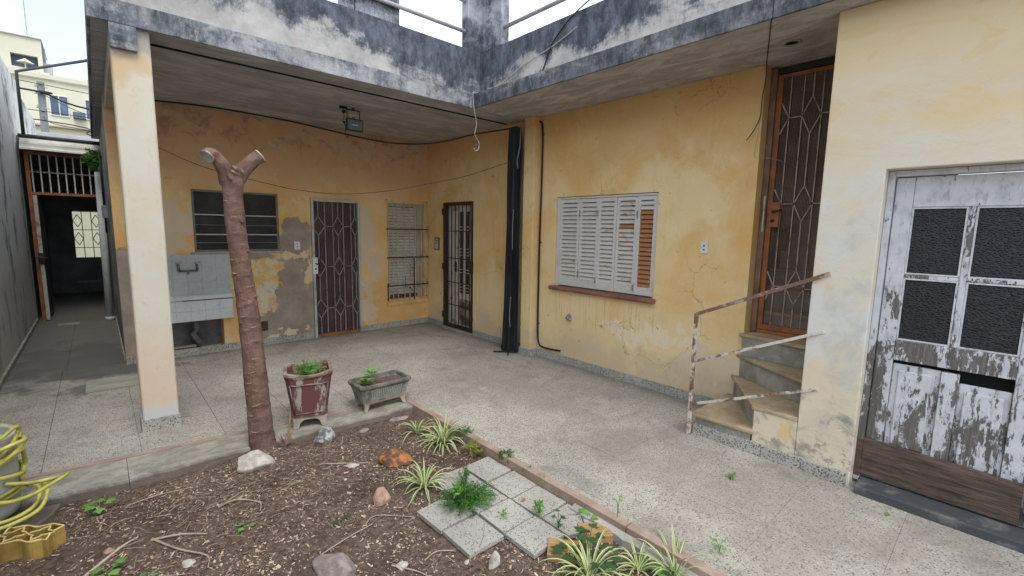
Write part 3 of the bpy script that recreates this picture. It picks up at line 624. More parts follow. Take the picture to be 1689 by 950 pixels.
# roof slab over gallery and rooms
roof = thing('terrace_slab', 'stained concrete terrace slab and parapet above the house', 'terrace', (3.4, 4.4, 2.96))
mb = MB(); mb.box(.075, 8.4, 4.32, 4.60, 2.962, 3.09); mb.build('soffit', SOFFIT, roof)
mb = MB(); mb.box(.075, 8.4, 4.614, 10.4, 2.962, 3.089); mb.build('soffit', SOFFIT, roof)
mb = MB(); mb.box(3.29, 8.4, -3.6, 4.319, 2.962, 3.09); mb.build('soffit', SOFFIT2, roof)
def subdiv_front(mb, pts_a, pts_b): mb.add(pts_a+pts_b, [(i, i+1, len(pts_a)+i+1, len(pts_a)+i) for i in range(len(pts_a)-1)])
mb = MB(); mb.box(.055, 3.29, 4.30, 4.3195, 2.958, 3.112); mb.box(.055, .0745, 4.3196, 10.4, 2.958, 3.112); mb.build('fascia', MOULD_FASCIA, roof, bevel=.005)
mb = MB(); mb.box(3.27, 3.2895, -3.6, 4.2995, 2.957, 3.113); mb.build('fascia', MOULD_FASCIA2, roof, bevel=.005)
mb = MB(); mb.box(.09, 3.41, 4.34, 4.47, 3.091, 3.598); mb.build('parapet', MOULD_PARAPET, roof, bevel=.006)
mb = MB(); mb.box(3.41, 3.54, -3.6, 4.47, 3.091, 3.596); mb.build('parapet', MOULD_PARAPET, roof, bevel=.006)
mb = MB(); mb.box(.09, .22, 4.471, 10.4, 3.091, 3.597); mb.build('parapet', MOULD_PARAPET, roof, bevel=.006)
mb = MB(); mb.box(.165, .31, 4.345, 6.639, 2.80, 2.961); mb.build('beam', COLUMN, roof, bevel=.004)
mb = MB(); mb.box(.163, .312, 4.302, 4.344, 2.797, 2.957); mb.build('beam_end', MOULD_FASCIA, roof, bevel=.004)
# drain hole ring in soffit
mb = MB(); ring = [[(3.77+math.cos(a)*rr, 1.22+math.sin(a)*rr, zz) for a in [k*math.pi/8 for k in range(16)]] for rr, zz in ((.062, 2.9615), (.060, 2.952), (.045, 2.951), (.043, 2.9612))]
mb.loft(ring, cap=False); o = mb.build('drain_ring', CEMENT, roof, smooth=True)
mb = MB(); mb.add([(3.77+math.cos(a)*.0435, 1.22+math.sin(a)*.0435, 2.958) for a in [k*math.pi/8 for k in range(16)]], [tuple(range(16))]); mb.build('drain_hole', DARKGAP, roof)
# post and handrail pipes on the terrace
mb = MB(); mb.hexa([(3.232, 4.345), (3.412, 4.345), (3.412, 3.995), (3.53, 3.995), (3.53, 4.465), (3.232, 4.465)], 3.597, 5.3)
one('terrace_post', mb, MOULD_POST, 'stained corner post rising from the terrace parapet above the inner corner', 'post', (3.38, 4.36, 3.6), bevel=.006)
mb = MB(); mb.box(1.87, 1.955, 4.42, 4.56, 3.598, 5.6); mb.box(1.965, 2.43, 4.42, 4.60, 3.598, 5.6); mb.box(1.875, 2.42, 4.561, 4.62, 3.598, 5.5)
one('terrace_pier', mb, MOULD_POST, 'wide stained pier with a thin slit standing on the terrace left of the post', 'pier', (2.15, 4.5, 3.6), bevel=.004)
RAILP = plain('grey_galvanised_rail', (.40, .38, .39), .15, 5, .55)
for i, (z, lab) in enumerate(((3.795, 'lower'), (4.115, 'upper'))):
    mb = MB(); mb.tube([(.1, 4.40, z), (1.7, 4.4, z), (3.36, 4.40, z)], .021, 10)
    one('terrace_rail', mb, RAILP, f'{lab} grey rail pipe left of the terrace corner post', 'rail', (1.7, 4.4, z), 'terrace rail pipes', smooth=True)
    mb = MB(); mb.tube([(3.46, 4.1, z-.008), (3.46, 1, z-.008), (3.46, -2, z-.008)], .021, 10)
    one('terrace_rail', mb, RAILP, f'{lab} grey rail pipe right of the terrace corner post', 'rail', (3.46, 1, z), 'terrace rail pipes', smooth=True)
# column
t = thing('gallery_column', 'square cream plastered column holding up the left end of the terrace', 'column', (.28, 4.45, 0))
mb = MB(); N = 24; rings = []
for i in range(N+1):
    z = .10+(2.961-.10)*i/N; e = .003*mnoise.noise((z*3, 0, 0)); f_ = .003*mnoise.noise((z*3, 5, 0)); ch = .008
    a0, a1, b0, b1 = .166+e, .388+f_, 4.341+e, 4.56
    rings.append([(a0+ch, b0, z), (a1-ch, b0, z), (a1, b0+ch, z), (a1, b1-ch, z), (a1-ch, b1, z), (a0+ch, b1, z), (a0, b1-ch, z), (a0, b0+ch, z)])
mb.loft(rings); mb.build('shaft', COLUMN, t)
mb = MB(); mb.box(.154, .400, 4.329, 4.572, -.005, .10); mb.build('plinth', SKIRT, t, bevel=.003)

# ---- closed rooms behind (keep daylight out)
mb = MB(); mb.box(4.9, 5.0, 1.6, 10, -.02, 2.96); mb.box(.4, 4.9, 8.9, 9.0, -.02, 2.96); one('inner_partition', mb, INNER, 'unlit inner walls of the rooms behind the ochre walls', 'inner wall', (4.9, 6, 0))

# ================================================================== LOUVRE WINDOW
def louvre():
    t = thing('louvre_window', 'wide dark louvre window with dusty glass above the laundry sink', 'window', (1.343, 6.68, 1.262))
    x0, x1, z0, z1 = .867, 1.82, 1.262, 2.013; fr = .026; y = 6.648
    mb = MB(); mb.box(x0, x0+fr, y, y+.05, z0, z1); mb.box(x1-fr, x1, y, y+.05, z0, z1); mb.box(x0+fr, x1-fr, y, y+.05, z1-fr, z1); mb.box(x0+fr, x1-fr, y, y+.05, z0, z0+fr); mb.build('frame', LOUVREFRAME, t, bevel=.002)
    H_ = z1-z0; zs = [z1-fr]+[z1-H_*f for f in (.39, .56, .71, .85)]+[z0+fr]
    for i in range(5):
        a, b = zs[i], zs[i+1]; mb = MB()
        mb.add([(x0+fr, y+.036, a), (x1-fr, y+.036, a), (x1-fr, y+.012, b+.004), (x0+fr, y+.012, b+.004), (x0+fr, y+.041, a), (x1-fr, y+.041, a), (x1-fr, y+.017, b+.004), (x0+fr, y+.017, b+.004)],
               [(0, 3, 2, 1), (4, 5, 6, 7), (0, 4, 7, 3), (1, 2, 6, 5), (3, 7, 6, 2), (0, 1, 5, 4)]); mb.build('louvre_pane', GLASS, t)
        if i < 4: mb = MB(); h = .013 if i in (0, 2) else .006; mb.box(x0+fr, x1-fr, y+.002, y+.03, b-h, b+.002); mb.build('glazing_bar', ALU if i in (0, 2) else LOUVREFRAME, t)
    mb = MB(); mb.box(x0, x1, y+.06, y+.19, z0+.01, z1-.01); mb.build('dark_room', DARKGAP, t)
    mb = MB(); mb.box(x0-.04, x1+.03, 6.622, 6.66, z0-.028, z0-.002); mb.build('sill', CEMENT, t, bevel=.003)
louvre()
# ================================================================== LAUNDRY SINK
t = thing('laundry_sink', 'built in laundry sink clad in white tiles below the louvre window', 'sink', (.9, 6.6, .435))
XA, XB = .34, 1.216
def tiles(parent, x0, x1, z0, z1, y, nx, nz, mat, name='wall_tile', d=.008):
    for i in range(nx):
        for j in range(nz):
            a = x0+(x1-x0)*i/nx+.001; b = x0+(x1-x0)*(i+1)/nx-.001; c = z0+(z1-z0)*j/nz+.001; e = z0+(z1-z0)*(j+1)/nz-.001
            mb = MB(); mb.box(a, b, y-d, y, c, e); o = mb.build(name, mat, parent); o.location.y = rnd.uniform(-.0008, .0008)
mb = MB(); mb.box(XA, XB-.005, 6.618, 6.639, .74, 1.232); mb.build('backsplash_bed', CEMENT, t)
tiles(t, XA, XB-.004, .742, 1.234, 6.617, 6, 3, TILEG)
mb = MB(); mb.box(XA, XB-.002, 6.552, 6.616, .436, .736); mb.build('apron_bed', CEMENT, t)
tiles(t, XA, XB, .436, .685, 6.551, 6, 2, TILEW); tiles(t, XA, XB, .692, .736, 6.551, 6, 1, TILEW)
tiles_top = MB(); tiles_top.box(XA, XB, 6.543, 6.616, .737, .745); tiles_top.build('top_ledge', TILEW, t, bevel=.002)
mb = MB(); mb.box(.70, XB, 6.538, 6.5505, .6835, .6935); mb.build('ledge_shadow', DARKGAP, t)  # near-black strip paints the shadow in the gap below the ledge
mb = MB()
for x in (.690, .872): mb.tube([(x, 6.61, 1.115), (x, 6.585, 1.115), (x, 6.575, 1.09), (x, 6.575, 1.045)], .013, 8)
mb.tube([(.685, 6.575, 1.045), (.88, 6.575, 1.045)], .011, 8); mb.tube([(.78, 6.575, 1.045), (.78, 6.56, 1.03), (.78, 6.555, 1.005)], .009, 8)
f = mb.build('tap', plain('tarnished_tap_metal', (.14, .145, .15), .3, 8, .4, .5, .6), t, smooth=True)
for x in (.690, .872):
    mb = MB(); mb.tube([(x, 6.583, 1.118), (x, 6.56, 1.145)], .008, 8); mb.tube([(x-.03, 6.565, 1.145), (x+.03, 6.565, 1.145)], .006, 6); mb.build('tap_handle', plain('tap_handle_chrome', (.35, .35, .36), .2, 8, .4, .5, .6), f, smooth=True)
mb = MB(); mb.box(.36, .80, 6.66, 6.78, .056, .085); mb.box(.36, .82, 6.655, 6.72, .10, .115); one('niche_planks', mb, TWIG, 'pale boards lying in the niche under the laundry sink', 'board', (.6, 6.7, .056), bevel=.003)
mb = MB(); mb.tube([(.83, 6.72, .43), (.84, 6.70, .30), (.80, 6.72, .25), (.86, 6.74, .14), (.85, 6.8, .08)], [.035, .03, .036, .032, .03], 10); one('drain_pipe', mb, plain('grey_waste_pipe', (.16, .16, .17), .3, 6, .8), 'bent grey waste pipe in the niche under the sink', 'pipe', (.84, 6.72, .06), smooth=True)

# ================================================================== grille helper
def grille(mb, P, spec_bars, diamonds, links, r):
    for a, z0, z1 in spec_bars: mb.bar(P(a, z0), P(a, z1), r, r, P(0, 0, 1))
    for a, z, hw, hh in diamonds:
        pts = [P(a-hw, z), P(a, z+hh), P(a+hw, z), P(a, z-hh)]
        for i in range(4): mb.bar(pts[i], pts[(i+1) % 4], r, r, P(0, 0, 1))
    for a, b, z in links: mb.bar(P(a, z), P(b, z), r, r, P(0, 0, 1))
# ================================================================== REAR SECURITY DOOR
t = thing('security_door', 'maroon sheet metal door behind a grey diamond grille in the rear wall', 'door', (2.585, 6.64, 0))
x0, x1, z1 = 2.232, 2.938, 1.983
mb = MB(); mb.box(x0, x0+.035, 6.612, 6.70, 0.0, z1); mb.box(x1-.035, x1, 6.612, 6.70, 0, z1); mb.box(x0+.035, x1-.035, 6.612, 6.70, z1-.038, z1); mb.build('frame', ALU, t, bevel=.003)
mb = MB(); mb.box(x0+.036, x1-.036, 6.615, 6.70, .0, .045); mb.build('bottom_rail', RUST, t, bevel=.003)
mb = MB(); X = x0+.036; n = 26; W_ = (x1-x0-.072)/n; pts = []
for i in range(n):
    for f, d in ((0, 0), (.35, 0), (.5, .012), (.85, .012)): pts.append((X+(i+f)*W_, 6.672+d))
pts.append((x1-.036, 6.672)); mb.loft([[(p[0], p[1], .046) for p in pts]+[(p[0], 6.70, .046) for p in pts[::-1]], [(p[0], p[1], z1-.039) for p in pts]+[(p[0], 6.70, z1-.039) for p in pts[::-1]]]); mb.build('ribbed_sheet', DOORMAROON, t)
mb = MB(); P = lambda a, z, n=0: (0, 1, 0) if n else (x0+.036+a*(x1-x0-.072), 6.640, z)
za, zb = .05, 1.94; cz = [1.60, 1.02, .415]; bars = [(a, za, zb) for a in (.245, .42, .66, .84)]
for c_ in (.10, .54, .94):
    e = [zb]+[v for c in cz for v in (c+.135, c-.135)]+[za]
    for k in range(0, len(e), 2): bars.append((c_, e[k+1], e[k]))
di = [(a, c, hw, .135) for c in cz for a, hw in ((.10, .145), (.54, .12))]
grille(mb, P, bars, di, [(.245, .42, c) for c in cz]+[(.66, .84, c) for c in cz], .011)
for c in cz:
    for a, b in ((P(.84, c), P(.94, c+.135)), (P(.84, c), P(.94, c-.135)), (P(.94, c+.135), P(1, c+.05)), (P(.94, c-.135), P(1, c-.05))): mb.bar(a, b, .011, .011, (0, 1, 0))
mb.build('grille', BARS_GREY, t)
mb = MB(); mb.box(x0-.004, x0+.062, 6.598, 6.638, .93, 1.16); lk = mb.build('lock_plate', WHITEPLASTIC, t, bevel=.003)
mb = MB(); mb.tube([(x0+.03, 6.597, 1.075), (x0+.03, 6.57, 1.075), (x0+.10, 6.565, 1.05)], .008, 8); mb.build('handle', BARS_DARK, lk, smooth=True)
mb = MB(); mb.tube([(x0+.03, 6.599, 1.0), (x0+.03, 6.59, 1.0)], .012, 8); mb.build('keyhole', BARS_DARK, lk, smooth=True)
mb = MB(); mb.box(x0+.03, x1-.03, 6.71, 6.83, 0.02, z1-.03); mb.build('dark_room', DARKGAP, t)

# ================================================================== BARRED WINDOW with roller shutter
t = thing('barred_window', 'tall window with closed roller shutter behind a diamond grille beside the corner', 'window', (3.72, 6.66, .5))
x0, x1, z0, z1 = 3.40, 4.04, .455, 1.98
ROLL = two_tone('dusty_roller_slats', (.60, .58, .52), (.40, .38, .33), 6, .45, .7, .7)
n = 30
for i in range(n):
    a = z0+.06+(z1-z0-.11)*i/n; b = a+(z1-z0-.11)/n-.006; mb = MB(); mb.loft([[(x0+.03, 6.73, a), (x0+.03, 6.722, (a+b)/2), (x0+.03, 6.73, b), (x0+.03, 6.745, b), (x0+.03, 6.745, a)], [(x1-.09, 6.73, a), (x1-.09, 6.722, (a+b)/2), (x1-.09, 6.73, b), (x1-.09, 6.745, b), (x1-.09, 6.745, a)]]); mb.build('shutter_slat', ROLL, t)
mb = MB(); mb.box(x0+.001, x0+.03, 6.70, 6.77, z0, z1); mb.box(x1-.09, x1-.001, 6.70, 6.77, z0, z1); mb.box(x0+.03, x1-.09, 6.70, 6.77, z1-.045, z1-.001); mb.build('frame', plain('cream_window_frame', (.42, .38, .30), .15, 5, .7), t)
mb = MB(); mb.box(x0+.03, x1-.09, 6.70, 6.77, z0+.005, z0+.055); mb.build('bottom_bar', plain('dark_red_wood', (.13, .05, .04), .2, 5, .7), t)
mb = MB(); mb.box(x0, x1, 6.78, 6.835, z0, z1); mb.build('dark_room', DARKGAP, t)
mb = MB(); X0, X1 = 3.355, 4.10; Z0, Z1 = .40, 2.03
P = lambda a, z, n=0: (0, 1, 0) if n else (X0+a*(X1-X0), 6.60, z)
cz = [1.60, 1.13, .69]; bars = [(a, Z0+.03, Z1-.03) for a in (.04, .25, .41, .66, .82, .98)]
for c_ in (.14, .535, .91):
    e = [Z1]+[v for c in cz for v in (c+.10, c-.10)]+[Z0+.03]
    for k in range(0, len(e), 2): bars.append((c_, e[k+1], e[k]))
grille(mb, P, bars, [(a, c, .10, .10) for a in (.14, .535, .90) for c in cz], [], .013)
mb.build('grille', BARS_PALE, t)
mb = MB()
for z in (1.575, 1.125, .675): mb.bar(P(0.0, z), P(1.0, z-.0), .018, .014, (0, 1, 0))
mb.bar(P(.02, .44), P(.02, .72), .012, .012, (0, 1, 0)); mb.bar((3.83, 6.59, .43), (3.83, 6.59, 1.13), .014, .012, (0, 1, 0))
for a, zb_ in ((.54, .64), (.54, 1.02), (.42, .82)): mb.bar(P(a, zb_-.20), P(a, zb_), .014, .012, (0, 1, 0))
mb.build('cross_bar', BARS_DARK, t)
mb = MB()
for x in (3.37, 4.085):
    for z in (.46, 2.02): mb.tube([(x, 6.60, z), (x, 6.639, z)], .007, 6)
mb.build('anchor', BARS_DARK, t)
mb = MB(); mb.box(3.36, 4.10, 6.61, 6.639, .36, .412); mb.build('sill', OCHRE_REAR, t, bevel=.005)

# ================================================================== CORNER ENTRANCE (side wall)
t = thing('entrance_gate', 'dark barred gate in front of a cream door in the corner doorway', 'gate', (4.12, 5.78, 0))
y0, y1, zt = 5.39, 6.155, 2.0
mb = MB(); mb.box(4.105, 4.16, y0, y0+.03, .03, zt); mb.box(4.105, 4.16, y1-.05, y1, .03, zt); mb.box(4.105, 4.16, y0+.03, y1-.05, zt-.045, zt); mb.box(4.105, 4.16, y0+.03, y1-.05, .03, .085); mb.build('gate_frame', BARS_DARK, t, bevel=.003)
for i in range(7):
    y = y0+.03+(y1-y0-.08)*(i+.6)/7.2; mb = MB(); mb.bar((4.13, y, .08), (4.13, y, zt-.04), .010, .010, (1, 0, 0)); mb.build('bar', BARS_DARK, t)
for z in (1.56, 1.14, .76, .40): mb = MB(); mb.bar((4.122, y0+.02, z), (4.122, y1-.03, z), .014, .01, (1, 0, 0)); mb.build('cross_bar', BARS_DARK, t)
mb = MB(); mb.box(4.09, 4.12, y0-.012, y0+.035, .94, 1.12); mb.build('lock_case', BARS_DARK, t, bevel=.003)
for z in (1.86, 1.0, .22): mb = MB(); mb.tube([(4.10, y1+.004, z-.05), (4.10, y1+.004, z+.05)], .014, 8); mb.build('hinge', BARS_DARK, t, smooth=True)
t2 = thing('corner_door', 'cream door with narrow dark glass strips and rusty lower panel behind the dark gate', 'door', (4.22, 5.78, 0))
mb = MB(); mb.box(4.195, 4.25, y0, y1, .03, zt); mb.build('leaf', INNERDOOR, t2)
for i, yc in enumerate((5.47, 5.62, 5.77)):
    mb = MB(); mb.box(4.187, 4.1945, yc-.042, yc+.042, .60, 1.86); mb.build('glass_strip', STRIPGLASS, t2)
    for z in (1.63, 1.58, 1.29, 1.24, 1.19, .97, .92, .74, .69, .64): mb = MB(); mb.box(4.178, 4.1865, yc-.045, yc+.045, z-.006, z+.006); mb.build('glazing_bar', INNERDOOR, t2)
mb = MB(); mb.box(4.185, 4.1945, 5.42, 5.82, .10, .50); mb.build('lower_panel', two_tone('rust_eaten_panel', (.15, .08, .06), (.42, .38, .33), 7, .45, .58, .8), t2)
mb = MB(); mb.tube([(4.19, 5.93, 1.02), (4.165, 5.93, 1.02), (4.17, 5.87, 1.01)], .009, 8); mb.box(4.187, 4.1945, 5.905, 5.955, .92, 1.08); mb.build('handle', BARS_DARK, t2)
mb = MB(); mb.box(4.06, 4.30, y0-.01, y1+.02, -.01, .03); mb.build('doorstep', CEMENT, t, bevel=.003)
mb = MB(); mb.box(4.27, 4.31, y0, y1, .03, zt); mb.build('dark_room', DARKGAP, t2)
t = thing('intercom', 'small doorbell intercom panel beside the corner gate', 'intercom', (4.11, 6.335, 1.35))
mb = MB(); mb.box(4.096, 4.119, 6.27, 6.40, 1.25, 1.45); mb.build('case', plain('brown_intercom_case', (.16, .12, .08), .2, 8, .5), t, bevel=.004)
mb = MB(); mb.box(4.092, 4.0955, 6.295, 6.375, 1.27, 1.43); mb.build('face_plate', plain('cream_intercom_plate', (.5, .46, .36), .1, 8, .5), t)
mb = MB(); mb.tube([(4.0915, 6.335, 1.36), (4.088, 6.335, 1.36)], .012, 10); mb.box(4.0895, 4.0915, 6.32, 6.35, 1.39, 1.41); mb.build('button', BARS_DARK, t)

# ================================================================== SHUTTERED WINDOW
t = thing('shuttered_window', 'white louvred shutters closed over the side wall window, last leaf rusted', 'window', (4.14, 3.07, .93))
y0, y1, z0, z1 = 2.405, 3.745, .935, 1.99
mb = MB(); mb.box(4.135, 4.19, y1-.045, y1, z0, z1); mb.box(4.135, 4.19, y0, y0+.02, z0, z1); mb.box(4.135, 4.19, y0+.02, y1-.045, z1-.022, z1); mb.build('frame', SHUTFRAME, t, bevel=.002)
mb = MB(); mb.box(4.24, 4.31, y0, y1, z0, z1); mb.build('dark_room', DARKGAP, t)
mb = MB(); N = 20; rr = random.Random(3)
mb.loft([[(4.07+rr.uniform(-.003, .003), y0-.035+(y1-y0+.085)*i/N, .885), (4.06+rr.uniform(-.002, .002), y0-.035+(y1-y0+.085)*i/N, .905), (4.065, y0-.035+(y1-y0+.085)*i/N, .928), (4.135, y0-.035+(y1-y0+.085)*i/N, .934), (4.135, y0-.035+(y1-y0+.085)*i/N, .885)] for i in range(N+1)])
mb.build('sill', SILLRED, t, bevel=.003)
edges = [3.70, 3.425, 3.165, 2.885, 2.635, 2.425]   # y, left to right in the photo
edges = [3.70, 3.41, 3.14, 2.90, 2.645, 2.425]
mats5 = [SLAT_W, SLAT_W, SLAT_W, SLAT_M, SLAT_R]
me_cache = {}
for i in range(5):
    a, b = edges[i+1]+.002, edges[i]-.002; zb0, zt0 = z0+.012, z1-.026; st_ = .032; off = (.0, .006, .001, .007, .002)[i]
    mb = MB(); xo = 4.140+off
    mb.box(xo, xo+.028, a, a+st_, zb0, zt0); mb.box(xo, xo+.028, b-st_, b, zb0, zt0); mb.box(xo, xo+.028, a+st_, b-st_, zt0-.04, zt0); mb.box(xo, xo+.028, a+st_, b-st_, zb0, zb0+.085)
    lf = mb.build('shutter_leaf', SHUTFRAME, t, bevel=.002)
    if i == 4: lf['label'] = 'shutter leaf with heavily rusted slats'
    n = 19; za, zb_ = zb0+.088, zt0-.042
    for k in range(n):
        zc = za+(zb_-za)*(k+.5)/n; h = (zb_-za)/n
        mb = MB(); tl = rr.uniform(-.0007, .0007); zc += rr.uniform(-.0006, .0006)
        mb.add([(xo+.000, a+st_, zc-h*.46+tl), (xo+.000, b-st_, zc-h*.46), (xo+.026, b-st_, zc+h*.40), (xo+.026, a+st_, zc+h*.40+tl), (xo+.003, a+st_, zc-h*.56+tl), (xo+.003, b-st_, zc-h*.56), (xo+.029, b-st_, zc+h*.22), (xo+.029, a+st_, zc+h*.22)],
               [(0, 1, 2, 3), (4, 7, 6, 5), (0, 4, 5, 1), (3, 2, 6, 7), (0, 3, 7, 4), (1, 5, 6, 2)])
        mt = mats5[i]
        if i == 3 and k in (13,): mt = SLAT_R
        if i == 4 and k > 16: mt = SLAT_W
        if i in (0, 2) and k in (12, 4): mt = SLAT_M
        mb.build('slat', mt, lf)
for y, z in ((3.40, 1.80), (3.15, 1.80), (2.64, 1.78), (3.40, 1.10), (3.15, 1.05), (2.655, 1.02)):
    mb = MB(); mb.tube([(4.134, y, z-.035), (4.134, y, z+.035)], .007, 6); mb.build('hinge', BARS_GREY, t, smooth=True)

# ================================================================== STAIRS, GATE, HANDRAIL
st = thing('winder_steps', 'four winding stone steps rising to the orange framed gate', 'steps', (3.8, 1.25, 0))
def block(name, poly, z0, z1, mat, bevel=.004): mb = MB(); mb.hexa(poly, z0, z1); return mb.build(name, mat, st, bevel=bevel)
block('riser', [(4.119, 1.585), (4.119, 1.50), (3.50, 1.165), (3.462, 1.165), (3.462, 1.575)], 0, .147, RISER)
block('tread', [(4.119, 1.60), (3.425, 1.60), (3.437, 1.14), (3.49, 1.14), (4.119, 1.50)], .148, .175, STONETREAD, .006)
block('riser', [(4.119, 1.555), (4.119, .874), (3.475, .874), (3.475, 1.145)], .0, .325, RISER)
block('tread', [(4.119, 1.585), (3.462, 1.165), (3.466, .874), (4.119, .874)], .326, .355, STONETREAD, .006)
block('riser', [(4.119, 1.52), (4.119, .874), (3.73, .874)], .356, .521, RISER)
block('tread', [(4.119, 1.555), (3.685, .874), (4.119, .874)], .522, .55, STONETREAD, .006)
block('riser', [(4.119, 1.50), (4.119, .874), (4.04, .874), (4.075, 1.50)], .551, .712, RISER)
block('tread', [(4.279, 1.503), (4.119, 1.503), (4.119, 1.535), (4.085, 1.535), (4.005, .874), (4.279, .874)], .713, .742, STONETREAD, .006)
mb = MB(); mb.box(3.4705, 3.4746, .8725, 1.152, .0, .3255); mb.build('stringer', WHITEWALL, front)
mb = MB(); mb.box(4.12, 4.40, .74, 1.503, 0, .712); mb.build('riser', RISER, st)
gt = thing('stair_gate', 'tall orange framed iron gate with diamonds and wire mesh at the top of the steps', 'gate', (4.28, 1.19, .745))
mb = MB(); mb.box(4.235, 4.275, 1.455, 1.500, .75, 2.955); mb.build('jamb', plain('dull_brown_jamb', (.20, .12, .075), .3, 6, .8), gt, bevel=.003)
mb = MB(); mb.box(4.262, 4.295, 1.415, 1.4545, .775, 2.90); mb.box(4.262, 4.295, .875, 1.4149, .775, .822); mb.box(4.262, 4.295, .875, 1.4149, 2.87, 2.90); mb.box(4.25, 4.30, .875, 1.50, .744, .772); mb.build('frame', RUST, gt, bevel=.003)
mb = MB(); mb.box(4.26, 4.30, .875, 1.4545, 2.905, 2.955); mb.build('head', BARS_DARK, gt)
P = lambda a, z, n=0: (1, 0, 0) if n else (4.278, a, z)
mb = MB(); cz = [2.55, 1.853, 1.16]; bars = [(a, .82, 2.87) for a in (1.355, 1.262, 1.128, 1.03)]
for c_ in (1.195, .96):
    e = [2.87]+[v for c in cz for v in (c+.145, c-.145)]+[.82]
    for k in range(0, len(e), 2): bars.append((c_, e[k+1], e[k]))
grille(mb, P, bars, [(1.195, c, .067, .145) for c in cz]+[(.96, c, .067, .145) for c in cz], [(1.262, 1.355, c) for c in cz]+[(1.03, 1.128, c) for c in cz], .0085)
for c in cz:
    for s_ in (-1, 1): mb.bar(P(1.355, c), P(1.415, c+s_*.125), .011, .011, (1, 0, 0))
mb.build('grille', BARS_TAN, gt)
mb = MB()
z = .83
while z < 2.87: mb.add([(4.288, .875, z), (4.288, 1.415, z), (4.288, 1.415, z+.0022), (4.288, .875, z+.0022)], [(0, 1, 2, 3)]); z += .0105
y = .88
while y < 1.415: mb.add([(4.2885, y, .83), (4.2885, y+.0022, .83), (4.2885, y+.0022, 2.87), (4.2885, y, 2.87)], [(0, 1, 2, 3)]); y += .0105
mb.build('wire_mesh', plain('rusty_insect_mesh', (.21, .15, .115), .3, 3, .8), gt, kind='stuff')
mb = MB(); mb.box(4.245, 4.262, 1.352, 1.432, 1.66, 1.87); mb.build('lock_case', RUST, gt, bevel=.003)
mb = MB(); mb.tube([(4.245, 1.395, 1.79), (4.21, 1.395, 1.79), (4.205, 1.33, 1.80)], .010, 8); mb.build('handle', BARS_DARK, gt, smooth=True)
mb = MB(); mb.tube([(4.245, 1.40, 1.715), (4.238, 1.40, 1.715)], .014, 8); mb.build('keyhole', BARS_DARK, gt, smooth=True)
mb = MB(); mb.box(4.225, 4.2345, 1.462, 1.475, 1.62, 1.92); mb.build('strike_plate', ALU, gt)
sh = thing('stairwell', 'dark stairwell with more steps climbing behind the mesh gate', 'stairwell', (4.9, 1.2, 0))
for i in range(9):
    x = 4.42+.24*i; z = .742+.175*i; mb = MB(); mb.box(x, 7.0, .60, 1.59, z-.4, z+.145); mb.build('step', CEMENT, sh); mb = MB(); mb.box(x-.02, x+.30, .60, 1.59, z+.146, z+.175); mb.build('tread', STONETREAD, sh)
mb = MB(); mb.box(4.321, 7.1, 1.6, 1.70, 0, 2.96); mb.box(4.321, 7.1, .5, .599, 0, 2.96); mb.box(7.0, 7.1, .6, 1.6, 0, 2.96); mb.build('inner_wall', plain('stairwell_plaster', (.26, .20, .15), .2, 3, .95), sh)
mb = MB(); mb.box(3.741, 4.32, .62, .873, 0, 2.961); mb.build('return_wall', WHITEWALL, front)
hr = thing('handrail', 'rusty three bar handrail beside the steps, post standing on the paving', 'handrail', (3.405, 1.60, 0))
mb = MB(); mb.bar((3.405, 1.60, -.01), (3.412, 1.605, .985), .026, .026, (1, 0, 0)); mb.build('post', RUSTRAIL, hr, bevel=.003)
for (za, zb_, mt, wd) in ((.975, 1.357, RUSTBROWN, .026), (.597, .976, RUSTRAIL, .020), (.247, .588, RUSTRAIL, .020)):
    mb = MB(); mb.bar((3.41, 1.605, za), (3.47, .775, zb_), wd, wd*.7, (1, 0, 0)); mb.build('rail', mt, hr, bevel=.002)

# ================================================================== PEELING WHITE DOOR
t = thing('peeling_door', 'white panelled door with badly flaking paint and four dark textured panes', 'door', (3.6, -.1, .05))
Y0, Y1 = -.80, .554
mb = MB(); mb.box(3.565, 3.64, Y1-.032, Y1, .02, 1.99); mb.box(3.565, 3.64, Y0, Y0+.04, .02, 1.99); mb.box(3.565, 3.64, Y0+.04, Y1-.032, 1.955, 1.99); mb.build('frame', PEEL_A, t, bevel=.004)
mb = MB(); mb.box(3.5645, 3.5649, Y1-.031, Y1-.001, .05, .30); mb.build('rotten_foot', PLANK, t)
L0, L1 = -.165, .518       # leaf
x = 3.60
def dpart(name, y0, y1, z0, z1, mat, dx=0, d=.04, bevel=.004, par=None): mb = MB(); mb.box(x+dx, x+dx+d, y0, y1, z0, z1); return mb.build(name, mat, par or t, bevel=bevel)
leaf = dpart('stile', .432, L1, .05, 1.95, PEEL_A)
dpart('stile', L0, -.082, .05, 1.95, PEEL_A)
dpart('top_rail', -.081, .431, 1.775, 1.95, PEEL_A, .001)
dpart('lock_rail', -.081, .431, .845, .972, PEEL_C, -.002)
dpart('bottom_rail', -.081, .431, .05, .27, PEEL_B, .002)
dpart('glazing_bar', .160, .190, .973, 1.774, PEEL_BAR, .003, .03)
dpart('glazing_bar', -.081, .159, 1.355, 1.378, PEEL_BAR, .005, .026); dpart('glazing_bar', .191, .431, 1.352, 1.375, PEEL_BAR, .005, .026)
for y0, y1 in ((-.081, .159), (.191, .431)):
    for z0, z1 in ((.973, 1.353), (1.377, 1.774)):
        mb = MB(); mb.box(x+.014, x+.02, y0, y1, z0, z1); mb.build('pane', DARKGLASS, t)
        mb = MB()
        for a, b, c_, d_ in ((y0, y1, z0, z0+.009), (y0, y1, z1-.009, z1), (y0, y0+.009, z0+.009, z1-.009), (y1-.009, y1, z0+.009, z1-.009)): mb.box(x+.006, x+.0135, a, b, c_, d_)
        mb.build('glazing_bead', PEEL_A, t)
